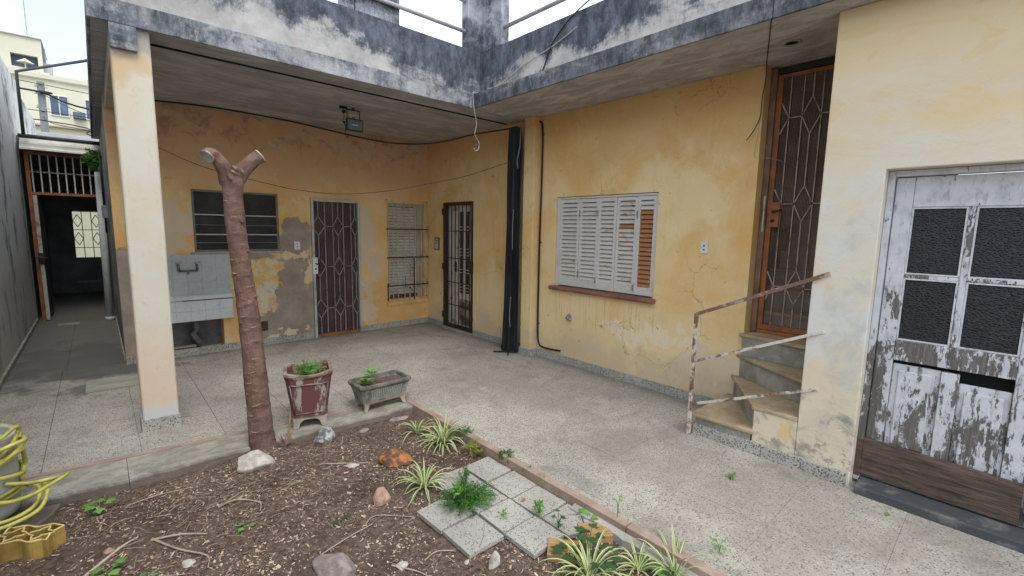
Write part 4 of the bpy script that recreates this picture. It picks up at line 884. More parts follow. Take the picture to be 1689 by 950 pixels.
dpart('muntin', .131, .208, .271, .820, PEEL_B, -.001)
# lower panels; the second has slipped and leaves a dark gap above it
dpart('panel', .209, .431, .271, .822, PEEL_B, .016, .02, .008); dpart('raised_field', .245, .40, .30, .785, PEEL_B, .006, .012, .006)
dpart('panel', -.081, .130, .271, .768, PEEL_B, .018, .02, .008); dpart('raised_field', -.055, .105, .29, .728, PEEL_B, .006, .014, .006)
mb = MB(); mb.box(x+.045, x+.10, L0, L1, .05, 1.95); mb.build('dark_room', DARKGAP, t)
dpart('stile', -.76, L0-.004, .05, 1.95, PEEL_A, .006)
mb = MB(); mb.tube([(3.595, -.135, 1.02), (3.57, -.135, 1.02), (3.565, -.10, 1.02)], .008, 8); mb.build('knob', BARS_DARK, t, smooth=True)
# loose plank at the foot
mb = MB(); N = 34; rings = []; rr = random.Random(9)
for i in range(N+1):
    y = .520-(.520+.172)*i/N; zt = .268-.018*i/N+.004*mnoise.noise((y*9, 0, 0)); zb_ = .012+.004*i/N; xo = 3.566
    prof = [(xo+.022, zb_), (xo, zb_+.004)]
    for k in range(1, 12): prof.append((xo+.0045*mnoise.noise((y*4, k*2.3, 1)), zb_+(zt-zb_)*k/12))
    prof += [(xo+.002, zt-.003), (xo+.022, zt)]
    rings.append([(p[0], y, p[1]) for p in prof])
mb.loft(rings); o = one('kick_plank', mb, PLANK, 'weathered brown plank across the foot of the peeling white door', 'plank', (3.57, .17, .012), smooth=False); o.location.z += .045; 
mb = MB(); mb.box(3.40, 3.60, -1.2, .515, -.01, .052); one('door_threshold', mb, SLATE, 'dark slate threshold below the peeling white door', 'threshold', (3.5, -.2, 0), bevel=.005)
mb = MB(); mb.box(3.56, 3.64, -.26, -.19, .10, .34); one('bolt_post', mb, BARS_DARK, 'dark metal bolt block at the right end of the brown plank', 'bolt', (3.6, -.22, .1), bevel=.004)

# ================================================================== TARP, CONDUIT, WIRES, OUTLETS
mb = MB(); nz_ = 46; rings = []
for j in range(nz_+1):
    f = j/nz_; z = .015+2.84*f; wdt = 1.0-.30*max(0, (f-.9)/.1)*1.5; n = 40; ring = []
    w0 = 1-.18*math.sin(f*2.8)+(.10 if f < .03 else 0)
    for k in range(n):
        a = 2*math.pi*k/n; fold = 1+.28*math.cos(a*7+.5*math.sin(f*3))+.10*mnoise.noise((math.cos(a)*3, math.sin(a)*3, z*1.2))+.05*mnoise.noise((a*3, z*9, 2))
        px_, py_ = .055*math.cos(a)*fold*w0, .105*math.sin(a)*fold*w0*wdt
        ring.append((3.945+px_*.9+.01*mnoise.noise((z*1.5, 0, 7)), 4.315+py_-px_*.4+.04*(1-f), z))
    rings.append(ring)
mb.loft(rings); one('folded_tarp', mb, TARP, 'black plastic tarp gathered into a tall folded curtain in front of the pilaster', 'tarp', (3.95, 4.32, 0), smooth=False)
TIE = plain('grey_tarp_tie', (.16, .17, .18), .2, 8, .5)
for pts_, r_, lab in (([(3.87, 4.24, 1.85), (3.862, 4.245, 1.6), (3.865, 4.24, 1.35)], .006, 'grey tie hanging at the middle of the folded tarp'), ([(3.865, 4.26, .75), (3.86, 4.27, .5), (3.87, 4.26, .35)], .006, 'grey tie hanging low on the folded tarp'), ([(3.93, 4.2, 2.86), (3.89, 4.17, 2.6), (3.88, 4.2, 2.45), (3.90, 4.21, 2.35)], .008, 'curved grey tie at the top of the folded tarp')):
    mb = MB(); mb.tube(cr(pts_, 5), r_, 6); one('tarp_tie', mb, TIE, lab, 'tie', pts_[1], 'ties on the tarp', smooth=True)
mb = MB(); mb.tube([(3.75, 4.45, .01), (3.85, 4.33, .02), (3.95, 4.22, .015)], .010, 6); mb.tube([(3.78, 4.2, .008), (3.86, 4.28, .02), (3.9, 4.4, .01)], .008, 6); one('tarp_hem', mb, TARP, 'loose black hem strips on the floor at the foot of the tarp', 'strip', (3.85, 4.3, 0))
mb = MB(); mb.tube(cr([(4.08, 4.215, 2.93), (4.08, 4.12, 2.945), (4.09, 4.03, 2.91), (4.102, 3.995, 2.80), (4.102, 3.99, 2.3), (4.102, 4.0, 1.4), (4.102, 3.995, .4), (4.102, 3.97, .17), (4.102, 3.88, .125), (4.102, 3.72, .13), (4.102, 3.60, .14)], 6), .011, 8)
for z in (2.75, 1.45, .42): mb.tube([(4.118, 3.975, z), (4.10, 3.993, z), (4.118, 4.01, z)], .007, 6)
one('cable_conduit', mb, CABLE, 'black cable conduit running down the ochre wall right of the pilaster', 'conduit', (4.1, 4.0, .13), smooth=True)
mb = MB(); mb.tube(cr([(.40, 6.45, 2.93), (.544, 6.374, 2.906), (.943, 6.139, 2.882), (1.304, 5.927, 2.841), (1.732, 5.674, 2.775), (2.066, 5.478, 2.706), (2.411, 5.274, 2.634), (2.708, 5.099, 2.597), (3.014, 4.919, 2.61), (3.264, 4.772, 2.662), (3.519, 4.622, 2.75), (3.911, 4.391, 2.85), (3.98, 4.33, 2.88)]), .0095, 8)
one('overhead_cable', mb, CABLE, 'thick black cable sagging across the gallery under the ceiling', 'cable', (2.4, 5.27, 2.63), smooth=True)
mb = MB(); mb.tube([(.40, 4.607, 2.955), (2.2, 4.607, 2.957), (4.05, 4.607, 2.955)], .009, 6); one('ceiling_cable', mb, CABLE, 'straight dark cable fixed along the gallery ceiling near its front edge', 'cable', (2.2, 4.6, 2.95), smooth=True)
mb = MB(); mb.tube(cr([(.35, 6.0, 2.44), (.518, 5.954, 2.368), (.883, 5.812, 2.196), (1.376, 5.62, 2.068), (1.71, 5.49, 2.001), (2.126, 5.329, 1.974), (2.635, 5.131, 2.034), (3.091, 4.953, 2.145), (3.545, 4.777, 2.269), (4.064, 4.575, 2.472), (4.118, 4.55, 2.49)]), .0035, 6)
one('clothes_line', mb, plain('brown_thin_wire', (.10, .06, .045), .2, 8, .7), 'thin brown line slung low across the rear wall of the gallery', 'line', (2.1, 5.3, 1.97), smooth=True)
mb = MB(); mb.tube(cr([(3.40, 2.70, 3.66), (3.395, 2.786, 3.633), (3.395, 2.965, 3.563), (3.395, 3.10, 3.48), (3.396, 3.225, 3.37), (3.397, 3.338, 3.16), (3.36, 3.36, 3.12)]), .007, 6); one('parapet_cable', mb, CABLE, 'black cable hanging over the terrace parapet right of the corner', 'cable', (3.4, 3.2, 3.3), smooth=True)
mb = MB(); mb.tube(cr([(3.39, 2.9, 3.45), (3.395, 3.222, 3.361), (3.395, 3.602, 3.292), (3.395, 3.904, 3.20), (3.36, 4.1, 3.14), (3.34, 4.25, 3.125), (3.266, 4.285, 3.13), (3.262, 4.28, 3.05), (3.266, 4.27, 2.943), (3.302, 4.27, 2.784), (3.277, 4.27, 2.667), (3.339, 4.27, 2.588), (3.331, 4.27, 2.513), (3.29, 4.27, 2.49), (3.265, 4.27, 2.52)]), .0045, 6)
mb.tube(cr([(3.38, 3.80, 3.25), (3.38, 3.95, 3.16), (3.36, 4.15, 3.16)]), .003, 6); one('hooked_twine', mb, TWINE, 'pale twine along the parapet ending in a hook at the inner corner', 'twine', (3.3, 4.27, 2.5), smooth=True)
mb = MB(); mb.tube(cr([(3.39, 1.16, 3.3), (3.395, 1.17, 3.13), (3.30, 1.175, 3.12), (3.262, 1.18, 3.08), (3.262, 1.18, 2.955), (3.30, 1.20, 2.952), (3.7, 1.35, 2.953), (4.08, 1.492, 2.952), (4.105, 1.497, 2.85), (4.105, 1.512, 2.70), (4.108, 1.515, 2.564), (4.10, 1.548, 2.467), (4.09, 1.585, 2.40), (4.085, 1.603, 2.377)], 4), .0035, 5); one('loose_wire', mb, CABLE, 'dark wire running along the soffit to the top left of the stair gate', 'wire', (4.1, 1.51, 2.6), smooth=True)
mb = MB(); mb.tube(cr([(4.112, 1.515, 2.60), (4.11, 1.525, 2.40), (4.11, 1.53, 2.235), (4.18, 1.45, 2.23), (4.26, 1.36, 2.20)], 5), .0018, 5); one('loose_wire', mb, TWINE, 'thin pale strand hooked across the upper part of the stair gate', 'wire', (4.11, 1.53, 2.24), smooth=True)
# floodlight
t = thing('floodlight', 'black floodlight hanging from a bracket under the gallery ceiling', 'lamp', (2.30, 5.3, 2.96))
mb = MB()
for sx in (-.075, .075): mb.bar((2.305+sx, 5.30, 2.79), (2.305+sx, 5.31, 2.935), .006, .012, (0, 1, 0))
mb.bar((2.227, 5.31, 2.935), (2.383, 5.31, 2.935), .012, .006, (0, 1, 0)); mb.bar((2.305, 5.31, 2.935), (2.305, 5.31, 2.962), .02, .02, (0, 1, 0)); mb.build('bracket', BARS_DARK, t)
BLK = plain('black_lamp_housing', (.035, .037, .042), .15, 8, .5); mb = MB()
rings = [[(2.305+sx*w_, y, 2.765+sz*h_) for sx, sz in ((-1, -1), (1, -1), (1, 1), (-1, 1))] for y, w_, h_ in ((5.262, .098, .066), (5.275, .102, .070), (5.30, .096, .064), (5.325, .065, .042))]
mb.loft(rings); b_ = mb.build('housing', BLK, t, bevel=.003)
mb = MB(); mb.box(2.219, 2.391, 5.2575, 5.2615, 2.711, 2.819); gl = mb.build('lamp_glass', plain('grey_lamp_glass', (.13, .145, .16), .1, 4, .3, .5), t)
mb = MB()
for i, (a, b) in enumerate(((2.272, 2.284), (2.287, 2.299), (2.303, 2.313), (2.317, 2.333))): mb.box(a, b, 5.2565, 5.2573, 2.757, 2.768+.002*(i % 2))
mb.build('printed_mark', WHITEPLASTIC, gl)
mb = MB()
for i in range(5): mb.box(2.245+.027*i, 2.253+.027*i, 5.28, 5.32, 2.826, 2.838)
mb.tube([(2.29, 5.3, 2.84), (2.29, 5.3, 2.855), (2.315, 5.3, 2.855), (2.315, 5.3, 2.84)], .005, 6); mb.build('cooling_fin', BLK, t)
mb = MB(); mb.tube(cr([(2.20, 5.32, 2.955), (2.19, 5.32, 2.90), (2.205, 5.32, 2.86), (2.185, 5.32, 2.80), (2.215, 5.32, 2.75), (2.21, 5.32, 2.66), (2.235, 5.32, 2.62), (2.25, 5.32, 2.66)]), .004, 6); mb.box(2.15, 2.235, 5.30, 5.33, 2.935, 2.96); mb.box(2.18, 2.215, 5.305, 5.33, 2.89, 2.92); mb.box(2.19, 2.21, 5.31, 5.33, 2.78, 2.80); one('lamp_wires', mb, CABLE, 'tangled wires with connectors hanging left of the floodlight', 'wire', (2.2, 5.32, 2.96))
# outlets
def outlet(name, axis, f, u, z, w_, h_, lab, mt=WHITEPLASTIC, cat='socket'):
    t = thing(name, lab, cat, (f, u, z) if axis == 'x' else (u, f, z)); mb = MB()
    if axis == 'x': mb.box(f-.012, f-.001, u-w_/2, u+w_/2, z-h_/2, z+h_/2)
    else: mb.box(u-w_/2, u+w_/2, f-.012, f-.001, z-h_/2, z+h_/2)
    mb.build('plate', mt, t, bevel=.003); mb = MB()
    for dz in (-.018, .018):
        if axis == 'x': mb.box(f-.0145, f-.0125, u-.008, u+.008, z+dz-.007, z+dz+.007)
        else: mb.box(u-.008, u+.008, f-.0145, f-.0125, z+dz-.007, z+dz+.007)
    mb.build('rocker', BARS_DARK, t)
outlet('wall_switch', 'x', 4.12, 1.908, 1.468, .07, .105, 'small white switch plate on the ochre wall right of the shutters', cat='switch')
outlet('wall_socket', 'y', 6.64, 2.038, 1.33, .075, .11, 'small pale socket on the cement patch left of the security door')
t = thing('broken_pipe_hole', 'cut pipe end poking from a broken hole in the ochre wall', 'pipe', (4.12, 3.49, .57))
mb = MB(); rr = random.Random(4); ring = [(4.1185, 3.49+math.cos(a)*.055*rr.uniform(.7, 1.1), .57+math.sin(a)*.05*rr.uniform(.7, 1.1)) for a in [k*.52 for k in range(12)]]; mb.add(ring+[(4.112, 3.49, .57)], [(i, (i+1) % 12, 12) for i in range(12)]); mb.build('broken_plaster', CEMENT, t)
mb = MB(); mb.tube([(4.12, 3.49, .575), (4.07, 3.485, .57)], .022, 10); mb.tube([(4.10, 3.46, .56), (4.075, 3.45, .55)], .014, 8); mb.build('pipe_end', plain('grey_metal_pipe', (.30, .30, .30), .3, 9, .5, .5, .4), t, smooth=True)
t = thing('vent_grille', 'small rusty brown vent cover low on the cement patch', 'vent', (1.559, 6.64, .262))
mb = MB(); mb.box(1.49, 1.625, 6.628, 6.639, .195, .325); mb.build('plate', plain('brown_vent_plate', (.11, .055, .04), .3, 8, .8), t, bevel=.003)
mb = MB()
for i in range(4): mb.box(1.505, 1.61, 6.6265, 6.6278, .215+.027*i, .222+.027*i)
mb.build('slot', DARKGAP, t)

# ================================================================== LOPPED TREE
tr = thing('lopped_tree', 'lopped papaya like tree with reddish trunk and two sawn branch stubs', 'tree', (.81, 3.6, -.08))
def limb(name, path, n=26, par=tr, mat=BARK, rings_at=(), amp=.004, seed=0, capend=True):
    pts = cr([p[:3] for p in path], 8); rads = []; m_ = len(path)-1
    for i in range(len(pts)):
        u = i/8; k = min(int(u), m_-1); f = u-k; rads.append(path[k][3]*(1-f)+path[k+1][3]*f)
    # resample finely
    mb = MB(); rings = []; prev = Vector((1, 0, 0)); L_ = 0
    fine = []; fr_ = []
    for i in range(len(pts)-1):
        for k in range(3): fine.append(pts[i].lerp(pts[i+1], k/3)); fr_.append(rads[i]+(rads[i+1]-rads[i])*k/3)
    fine.append(pts[-1]); fr_.append(rads[-1])
    for i, p in enumerate(fine):
        t_ = (fine[min(i+1, len(fine)-1)]-fine[max(i-1, 0)]).normalized(); prev = (prev-t_*prev.dot(t_)).normalized(); q = t_.cross(prev)
        if i: L_ += (p-fine[i-1]).length
        ring = []
        for k in range(n):
            a = 2*math.pi*k/n; b = 0
            for (h, ph, wd) in rings_at:
                d = L_-(h+.012*math.sin(a*2+ph)); c_ = max(0, math.cos(a-ph))*.8+.25
                b += wd*c_*math.exp(-(d/.0065)**2)
            rr_ = fr_[i]*(1+.09*mnoise.noise((math.cos(a)*1.5+seed, math.sin(a)*1.5, L_*4)))+amp*mnoise.noise((math.cos(a)*5, math.sin(a)*5+seed, L_*14))+b
            ring.append(p+(prev*math.cos(a)+q*math.sin(a))*rr_)
        rings.append(ring)
    mb.loft(rings); return mb.build(name, mat, par, smooth=True), fine[-1], (fine[-1]-fine[-3]).normalized(), fr_[-1]
rr = random.Random(22); rg_ = []
h = .12
while h < 2.0: rg_.append((h, rr.uniform(3.6, 6.0), rr.uniform(.003, .0075))); h += rr.uniform(.055, .13)
limb('trunk', [(.825, 3.59, -.14, .125), (.815, 3.595, -.06, .098), (.80, 3.60, .08, .083), (.787, 3.6, .42, .076), (.771, 3.6, .75, .071), (.753, 3.6, 1.05, .066), (.731, 3.6, 1.35, .0625), (.716, 3.6, 1.54, .060), (.706, 3.6, 1.78, .058), (.708, 3.6, 1.87, .068), (.708, 3.6, 1.945, .058), (.706, 3.6, 1.975, .025)], rings_at=rg_)
_, e1, d1, r1 = limb('branch_stub', [(.720, 3.6, 1.87, .050), (.765, 3.595, 1.955, .050), (.83, 3.59, 2.03, .043), (.884, 3.585, 2.075, .044)], n=22, seed=3, amp=.009)
_, e2, d2, r2 = limb('branch_stub', [(.69, 3.6, 1.87, .052), (.660, 3.585, 1.965, .048), (.615, 3.57, 2.035, .041), (.585, 3.555, 2.048, .040), (.562, 3.54, 2.030, .043)], n=22, seed=8, amp=.009)
def cutface(e, d, r, mat, name='cut_face'):
    a = d.orthogonal().normalized(); b = d.cross(a); mb = MB(); rings = [[e+d*h+(a*math.cos(t_)+b*math.sin(t_))*r*k for t_ in [q*math.pi/9 for q in range(18)]] for h, k in ((-.004, 1.03), (.004, 1.06), (.006, .92), (.003, .5), (.003, .02))]
    mb.loft(rings, cap=False); mb.build(name, mat, tr)
cutface(e1, d1, r1, CUTWOOD); cutface(e2, d2, r2, GREYCUT)
BSC = plain('leaf_scar_bark', (.27, .18, .145), .35, 14, .95)
def trunk_c(z):
    P_ = [(.08, .80, .083), (.42, .787, .076), (.75, .771, .071), (1.05, .753, .066), (1.35, .731, .0625), (1.54, .716, .060), (1.78, .706, .058), (1.95, .708, .06)]
    for a, b in zip(P_, P_[1:]):
        if z <= b[0]: f = max(0, (z-a[0])/(b[0]-a[0])); return a[1]+(b[1]-a[1])*f, a[2]+(b[2]-a[2])*f
    return P_[-1][1:]
for h_, ph_, w_ in rg_:
    z = h_-.12
    if z < .08 or z > 1.82: continue
    xc, rc = trunk_c(z); a0 = rr.uniform(3.4, 5.2); sp_ = rr.uniform(.5, 1.3); tl = rr.uniform(-.012, .012); pts = []; rs_ = []
    for k in range(11):
        u = k/10; a = a0-sp_/2+sp_*u; rad = rc*1.03+.002*mnoise.noise((u*5, z*9, 0)); pts.append((xc+rad*math.cos(a), 3.6+rad*math.sin(a), z+tl*(u-.5)*2-.006*math.sin(u*3.14)+.002*mnoise.noise((u*9, z*7, 3)))); rs_.append(.001+.0042*math.sin(u*3.14)*rr.uniform(.5, 1.2))
    mb = MB(); mb.tube(pts, rs_, 6); mb.build('leaf_scar', BSC, tr, smooth=True)
for z, a, k in ((1.10, 5.6, 1.0), (1.62, 5.2, .8), (.92, 3.7, .7), (.40, 3.6, .8), (1.42, 5.5, .7)):
    xc, rc = trunk_c(z); d_ = Vector((math.cos(a), math.sin(a), 0)); c_ = Vector((xc, 3.6, z))+d_*rc*.93; mb = MB(); mb.tube([c_, c_+d_*.012*k+Vector((0, 0, .002)), c_+d_*.020*k+Vector((0, 0, .005))], [.017*k, .013*k, .005*k], 9); mb.build('knot', BARK, tr, smooth=True)
mb = MB()
for p, q, r_ in (((.690, 3.545, 1.955), (.735, 3.55, 1.925), .013), ((.675, 3.540, 1.925), (.70, 3.54, 1.875), .014), ((.70, 3.54, 1.985), (.735, 3.55, 1.955), .012), ((.755, 3.545, 1.97), (.765, 3.55, 1.93), .010)): mb.tube([p, Vector(p).lerp(Vector(q), .5)+Vector((0, -.008, 0)), q], [r_*.8, r_, r_*.6], 7)
mb.build('branch_scar', two_tone('torn_bark_scar', (.12, .08, .06), (.26, .19, .14), 22, .4, .6, .95), tr)
# small dried root tuft beside trunk, twigs
def twig(pts, r, lab, grp='twigs lying on the soil', mat=TWIG):
    pts = [(p[0], p[1], soil_z(p[0], p[1])+(p[2] if len(p) > 2 else .008)) for p in pts]; mb = MB(); mb.tube(cr(pts, 4), [r*(1-.5*i/(len(cr(pts, 4))-1)) for i in range(len(cr(pts, 4)))], 6)
    one('twig', mb, mat, lab, 'twig', pts[0], grp)
def fl_(x, y):   # photo pixel -> point on the soil plane (numbers worked out beforehand)
    return x, y
twig([(.10, 2.92), (.22, 2.86, .02), (.33, 2.78)], .007, 'thick bent twig left of the middle of the bed', mat=TWIG)
twig([(.105, 2.93), (.20, 2.74, .015), (.30, 2.60, .012), (.29, 2.50)], .006, 'forked crooked twig pointing towards the camera')
twig([(-.16, 2.83), (-.02, 2.95, .01), (.05, 3.0)], .008, 'short straight pale stick near the yellow block', mat=CUTWOOD)
twig([(.02, 3.36), (.16, 3.38, .012), (.32, 3.36)], .005, 'pale twig just below the curb at left')
twig([(.42, 3.02), (.52, 3.04, .015), (.62, 2.93, .01), (.60, 2.83)], .006, 'curled root like twig below the white rock')
twig([(.72, 2.23), (.88, 2.27, .012), (1.05, 2.30)], .005, 'straight dry twig behind the mauve stone')
twig([(1.02, 2.32), (1.10, 2.35, .01), (1.26, 2.20)], .004, 'thin twig left of the first loose paving tile')
twig([(1.10, 3.12), (1.22, 3.02, .01), (1.35, 2.95)], .005, 'short twig between the small stones')
twig([(1.12, 1.85), (1.2, 1.86, .01), (1.28, 1.80)], .0045, 'short pale twig at the bottom of the bed')
twig([(.98, 1.93), (1.05, 1.82, .01), (1.08, 1.75)], .005, 'stubby twig near the lower edge of the bed')
twig([(.98, 3.60, .01), (.985, 3.57, .12), (.99, 3.55, .24)], .010, 'upright dry stalk leaning on the red planter', mat=STRAW)
twig([(1.36, 1.72, .01), (1.38, 1.70, .09), (1.385, 1.69, .20)], .0022, 'thin dry stem standing beside the white stone')
for i, (x, y, s_) in enumerate(((.93, 3.49, .05), (.90, 3.47, .04))):
    r = random.Random(30+i); mb = MB()
    for k in range(26):
        a = r.uniform(0, 6.28); e = r.uniform(.2, 1.2); c_ = Vector((x, y, soil_z(x, y)+.01)); mb.tube([c_, c_+Vector((math.cos(a)*s_*.6, math.sin(a)*s_*.6, e*s_)), c_+Vector((math.cos(a)*s_, math.sin(a)*s_, e*s_*1.6))], [.004, .003, .001], 4)
    if i == 0: one('root_tuft', mb, CHIP4, 'reddish fibrous root tuft at the foot of the trunk', 'root', (x, y, -.07))

# ================================================================== ROCKS
def rock(x, y, sx, sy, sz, mat, lab, seed, rot=0, zoff=0, name='rock', flat=0.0, cat='rock'):
    bm = bmesh.new(); bmesh.ops.create_icosphere(bm, subdivisions=4, radius=1); r = random.Random(seed)
    planes = [(Vector((r.uniform(-1, 1), r.uniform(-1, 1), r.uniform(-.6, 1))).normalized(), r.uniform(.55, .85)) for _ in range(9)]
    for v in bm.verts:
        p = v.co.copy()
        for n_, d in planes:
            q = p.dot(n_)
            if q > d: p -= n_*(q-d)*.9
        p *= 1+.12*mnoise.noise(v.co*1.6+Vector((seed, 0, 0)))+.05*mnoise.noise(v.co*5+Vector((seed, 3, 0)))
        v.co = Matrix.Rotation(rot, 3, 'Z') @ Vector((p.x*sx, p.y*sy, p.z*sz))
    me = bpy.data.meshes.new(name); bm.to_mesh(me); bm.free(); me.materials.append(mat)
    o = bpy.data.objects.new(name, me); C.objects.link(o); o.location = (x, y, soil_z(x, y)+sz*.35+zoff); o['label'] = lab; o['category'] = cat
    for p in me.polygons: p.use_smooth = True
    return o
rock(.70, 3.37, .135, .075, .075, RK_PALE, 'pale flat topped rock at the foot of the tree trunk', 3, -.15)
rock(1.20, 3.47, .085, .08, .085, RK_GREY, 'mottled grey and white rock below the red planter', 11, .3)
rock(1.50, 2.86, .125, .095, .065, RK_OR, 'orange brown rounded rock near the spider plants', 5, -.6)
rock(1.19, 2.47, .066, .060, .062, RK_PK, 'smooth pinkish brick coloured stone in the middle of the bed', 8, .2)
rock(1.215, 2.99, .055, .022, .018, RK_PALE, 'small elongated pale stone lying near the orange rock', 13, -.4)
rock(1.12, 2.86, .018, .018, .012, RK_GREY, 'tiny round grey pebble below the elongated pale stone', 14)
rock(.76, 2.10, .085, .12, .07, RK_MV, 'mauve grey stone at the bottom edge of the photo', 17, .35)
rock(1.365, 1.595, .04, .03, .055, RK_PALE, 'upright whitish stone below the loose paving tiles', 19, .4)
rock(1.02, 1.90, .035, .025, .02, RK_PALE, 'flat pale chip of stone left of the upright whitish stone', 23)
rock(1.275, 1.70, .016, .014, .012, RK_PALE, 'small white pebble at the lower corner of a loose tile', 24)
rock(.225, 2.60, .035, .022, .022, RK_PALE, 'small pale stone inside the forked twig', 29, -.6)
rock(.16, 2.44, .022, .018, .018, RK_PALE, 'small round buff pebble in front of the forked twig', 31)
rock(-.07, 2.65, .04, .05, .012, RK_GREY, 'flat grey shard beside the yellow block', 33)
rock(-.07, 2.97, .03, .02, .018, RK_PK, 'small pink brick chip above the pale stick', 37)
rock(-.10, 2.40, .06, .04, .02, RK_PK, 'flat terracotta shard at the lower left of the bed', 39)
rock(1.86, 3.47, .10, .04, .02, RK_MV, 'flat reddish slab fragment in the top corner of the bed', 41, -.1)
rock(1.50, 3.42, .05, .03, .02, RK_MV, 'dark flat stone at the curb below the low planter', 43)
# broken concrete slabs at left end
mb = MB(); mb.hexa([(-.62, 3.66), (-.26, 3.60), (-.29, 3.50), (-.35, 3.40), (-.37, 3.24), (-.62, 3.28)], -.12, -.035); one('broken_slab', mb, CURB, 'broken concrete slab below the curb behind the yellow block', 'slab', (-.45, 3.45, -.1), bevel=.008)
mb = MB(); mb.hexa([(-.9, 3.22), (-.46, 3.08), (-.43, 2.95), (-.42, 2.80), (-.95, 2.75)], -.13, -.04); one('broken_slab', mb, CURB, 'broken concrete slab at the bottom left corner in front of the yellow block', 'slab', (-.6, 3.0, -.1), bevel=.008)

# ================================================================== LOOSE PAVING TILES
tp = thing('loose_paving_tiles', 'patch of loose speckled paving tiles laid on the soil beside the edging', 'paving', (1.65, 1.95, -.06))
def tile(x0, x1, y0, y1, rot=0, z=-.052, tx=0, ty=0, poly=None):
    cx_, cy_ = (x0+x1)/2, (y0+y1)/2; p = poly or [(x0, y0), (x1, y0), (x1, y1), (x0, y1)]; c, s = math.cos(rot), math.sin(rot)
    p = [(cx_+(a-cx_)*c-(b-cy_)*s, cy_+(a-cx_)*s+(b-cy_)*c) for a, b in p]; mb = MB(); mb.hexa(p, z-.026, z)
    n = len(p)
    mb.v = [(v[0], v[1], v[2]+(v[0]-cx_)*tx+(v[1]-cy_)*ty) for v in mb.v]
    mb.build('tile', LOOSETILE, tp, bevel=.002)
tile(1.285, 1.515, 1.965, 2.205, .04, tx=.02); tile(1.295, 1.525, 1.700, 1.950, -.02, ty=-.02)
tile(1.535, 1.772, 2.190, 2.435, -.03); tile(1.538, 1.775, 1.952, 2.175, .02, tx=-.015); tile(1.545, 1.777, 1.722, 1.940, .0, ty=.02); tile(1.545, 1.780, 1.490, 1.712, .02, tx=.015)
tile(1.790, 2.015, 2.180, 2.430, .025); tile(1.790, 2.018, 1.935, 2.160, -.01, tx=.02); tile(1.790, 2.018, 1.682, 1.926, .02)
tile(1.79, 2.02, 1.42, 1.67, 0, poly=[(1.795, 1.47), (1.90, 1.435), (1.985, 1.545), (1.89, 1.62), (1.85, 1.672), (1.795, 1.672)]); tile(1.79, 2.02, 1.42, 1.67, 0, z=-.056, poly=[(1.858, 1.672), (1.895, 1.626), (1.99, 1.56), (2.018, 1.60), (2.018, 1.672)], tx=.02)
tile(1.79, 2.02, 1.40, 1.6, 0, z=-.058, poly=[(1.91, 1.43), (2.018, 1.40), (2.018, 1.585), (1.995, 1.548)])
def ribbrick(x, y, sx, sy, rot, lab):
    mb = MB(); c, s = math.cos(rot), math.sin(rot); n = 13; top = []
    def W(a, b, z): return (x+a*c-b*s, y+a*s+b*c, z)
    prof = [(-sx/2+sx*i/(n-1), soil_z(x, y)+.036+(.003 if i % 2 else 0)) for i in range(n)]
    mb.loft([[W(a, b, z) for a, z in prof]+[W(sx/2, b, soil_z(x, y)-.02), W(-sx/2, b, soil_z(x, y)-.02)] for b in (-sy/2, sy/2)])
    one('ribbed_brick', mb, ORBRICK, lab, 'brick', (x, y, soil_z(x, y)), bevel=.002)
ribbrick(1.935, 1.40, .12, .17, .95, 'orange ribbed clay brick piece beside the edging'); ribbrick(1.69, 1.42, .13, .16, .7, 'yellowish clay brick piece below the loose tiles under leaves')

# ================================================================== PLANTERS
def rotz(p, c, a): x, y = p[0]-c[0], p[1]-c[1]; return (c[0]+x*math.cos(a)-y*math.sin(a), c[1]+x*math.sin(a)+y*math.cos(a), p[2])
pl1 = thing('red_planter', 'tall tapered cement planter with flaking dark red paint on the curb', 'planter', (1.20, 3.76, 0))
c0 = (1.20, 3.76); ang = -.30
def sqring(h, z, ch, wav=0, n=7):
    """chamfered square ring with n points per side; wav raises corners"""
    out = []
    for sd in range(4):
        for k in range(n):
            u = -1+2*k/(n-1); a = u*(h-ch); b = -h; x, y = a, b
            for _ in range(sd): x, y = -y, x
            bul = 1+.02*(1-u*u)
            out.append(rotz((c0[0]+x*bul, c0[1]+y*bul, z+wav*(u*u-.4)), c0, ang))
    return out
mb = MB(); hb, ht = .125, .172; z0_, z1_ = .085, .445
rings = [sqring(hb, z0_, .02), sqring(hb+.008, z0_+.012, .025)]
for i in range(1, 10): f = i/10; rings.append(sqring(hb+(ht-hb)*f, z0_+(z1_-z0_)*f, .03))
rings += [sqring(ht+.004, z1_-.02, .032, .014), sqring(ht+.004, z1_, .032, .018), sqring(ht-.016, z1_, .03, .018), sqring(ht-.03, z1_-.07, .03), sqring(.01, z1_-.072, .001)]
mb.loft(rings); mb.build('body', POTRED, pl1)
mb = MB()
def fpt(u, z, d):  # point on front face
    f = (z-z0_)/(z1_-z0_); h = hb+(ht-hb)*f; return rotz((c0[0]+u*h, c0[1]-h-.003-d, z), c0, ang)
edge = [(-.8, .125), (.8, .125), (.84, .375), (.55, .362), (0, .368), (-.55, .362), (-.84, .375)]
mb.tube([fpt(u, z, .004) for u, z in edge+edge[:1]], .006, 6); mb.build('panel_moulding', POTRIMRED, pl1, smooth=True)
mb = MB(); rings = [sqring(ht+.006, z1_-.012, .034, .016), sqring(ht+.007, z1_+.004, .034, .020), sqring(ht-.018, z1_+.005, .03, .020), sqring(ht-.019, z1_-.014, .03, .016)]; rings.append(rings[0]); mb.loft(rings, cap=False); mb.build('rim', POTRIMRED, pl1)
mb = MB()
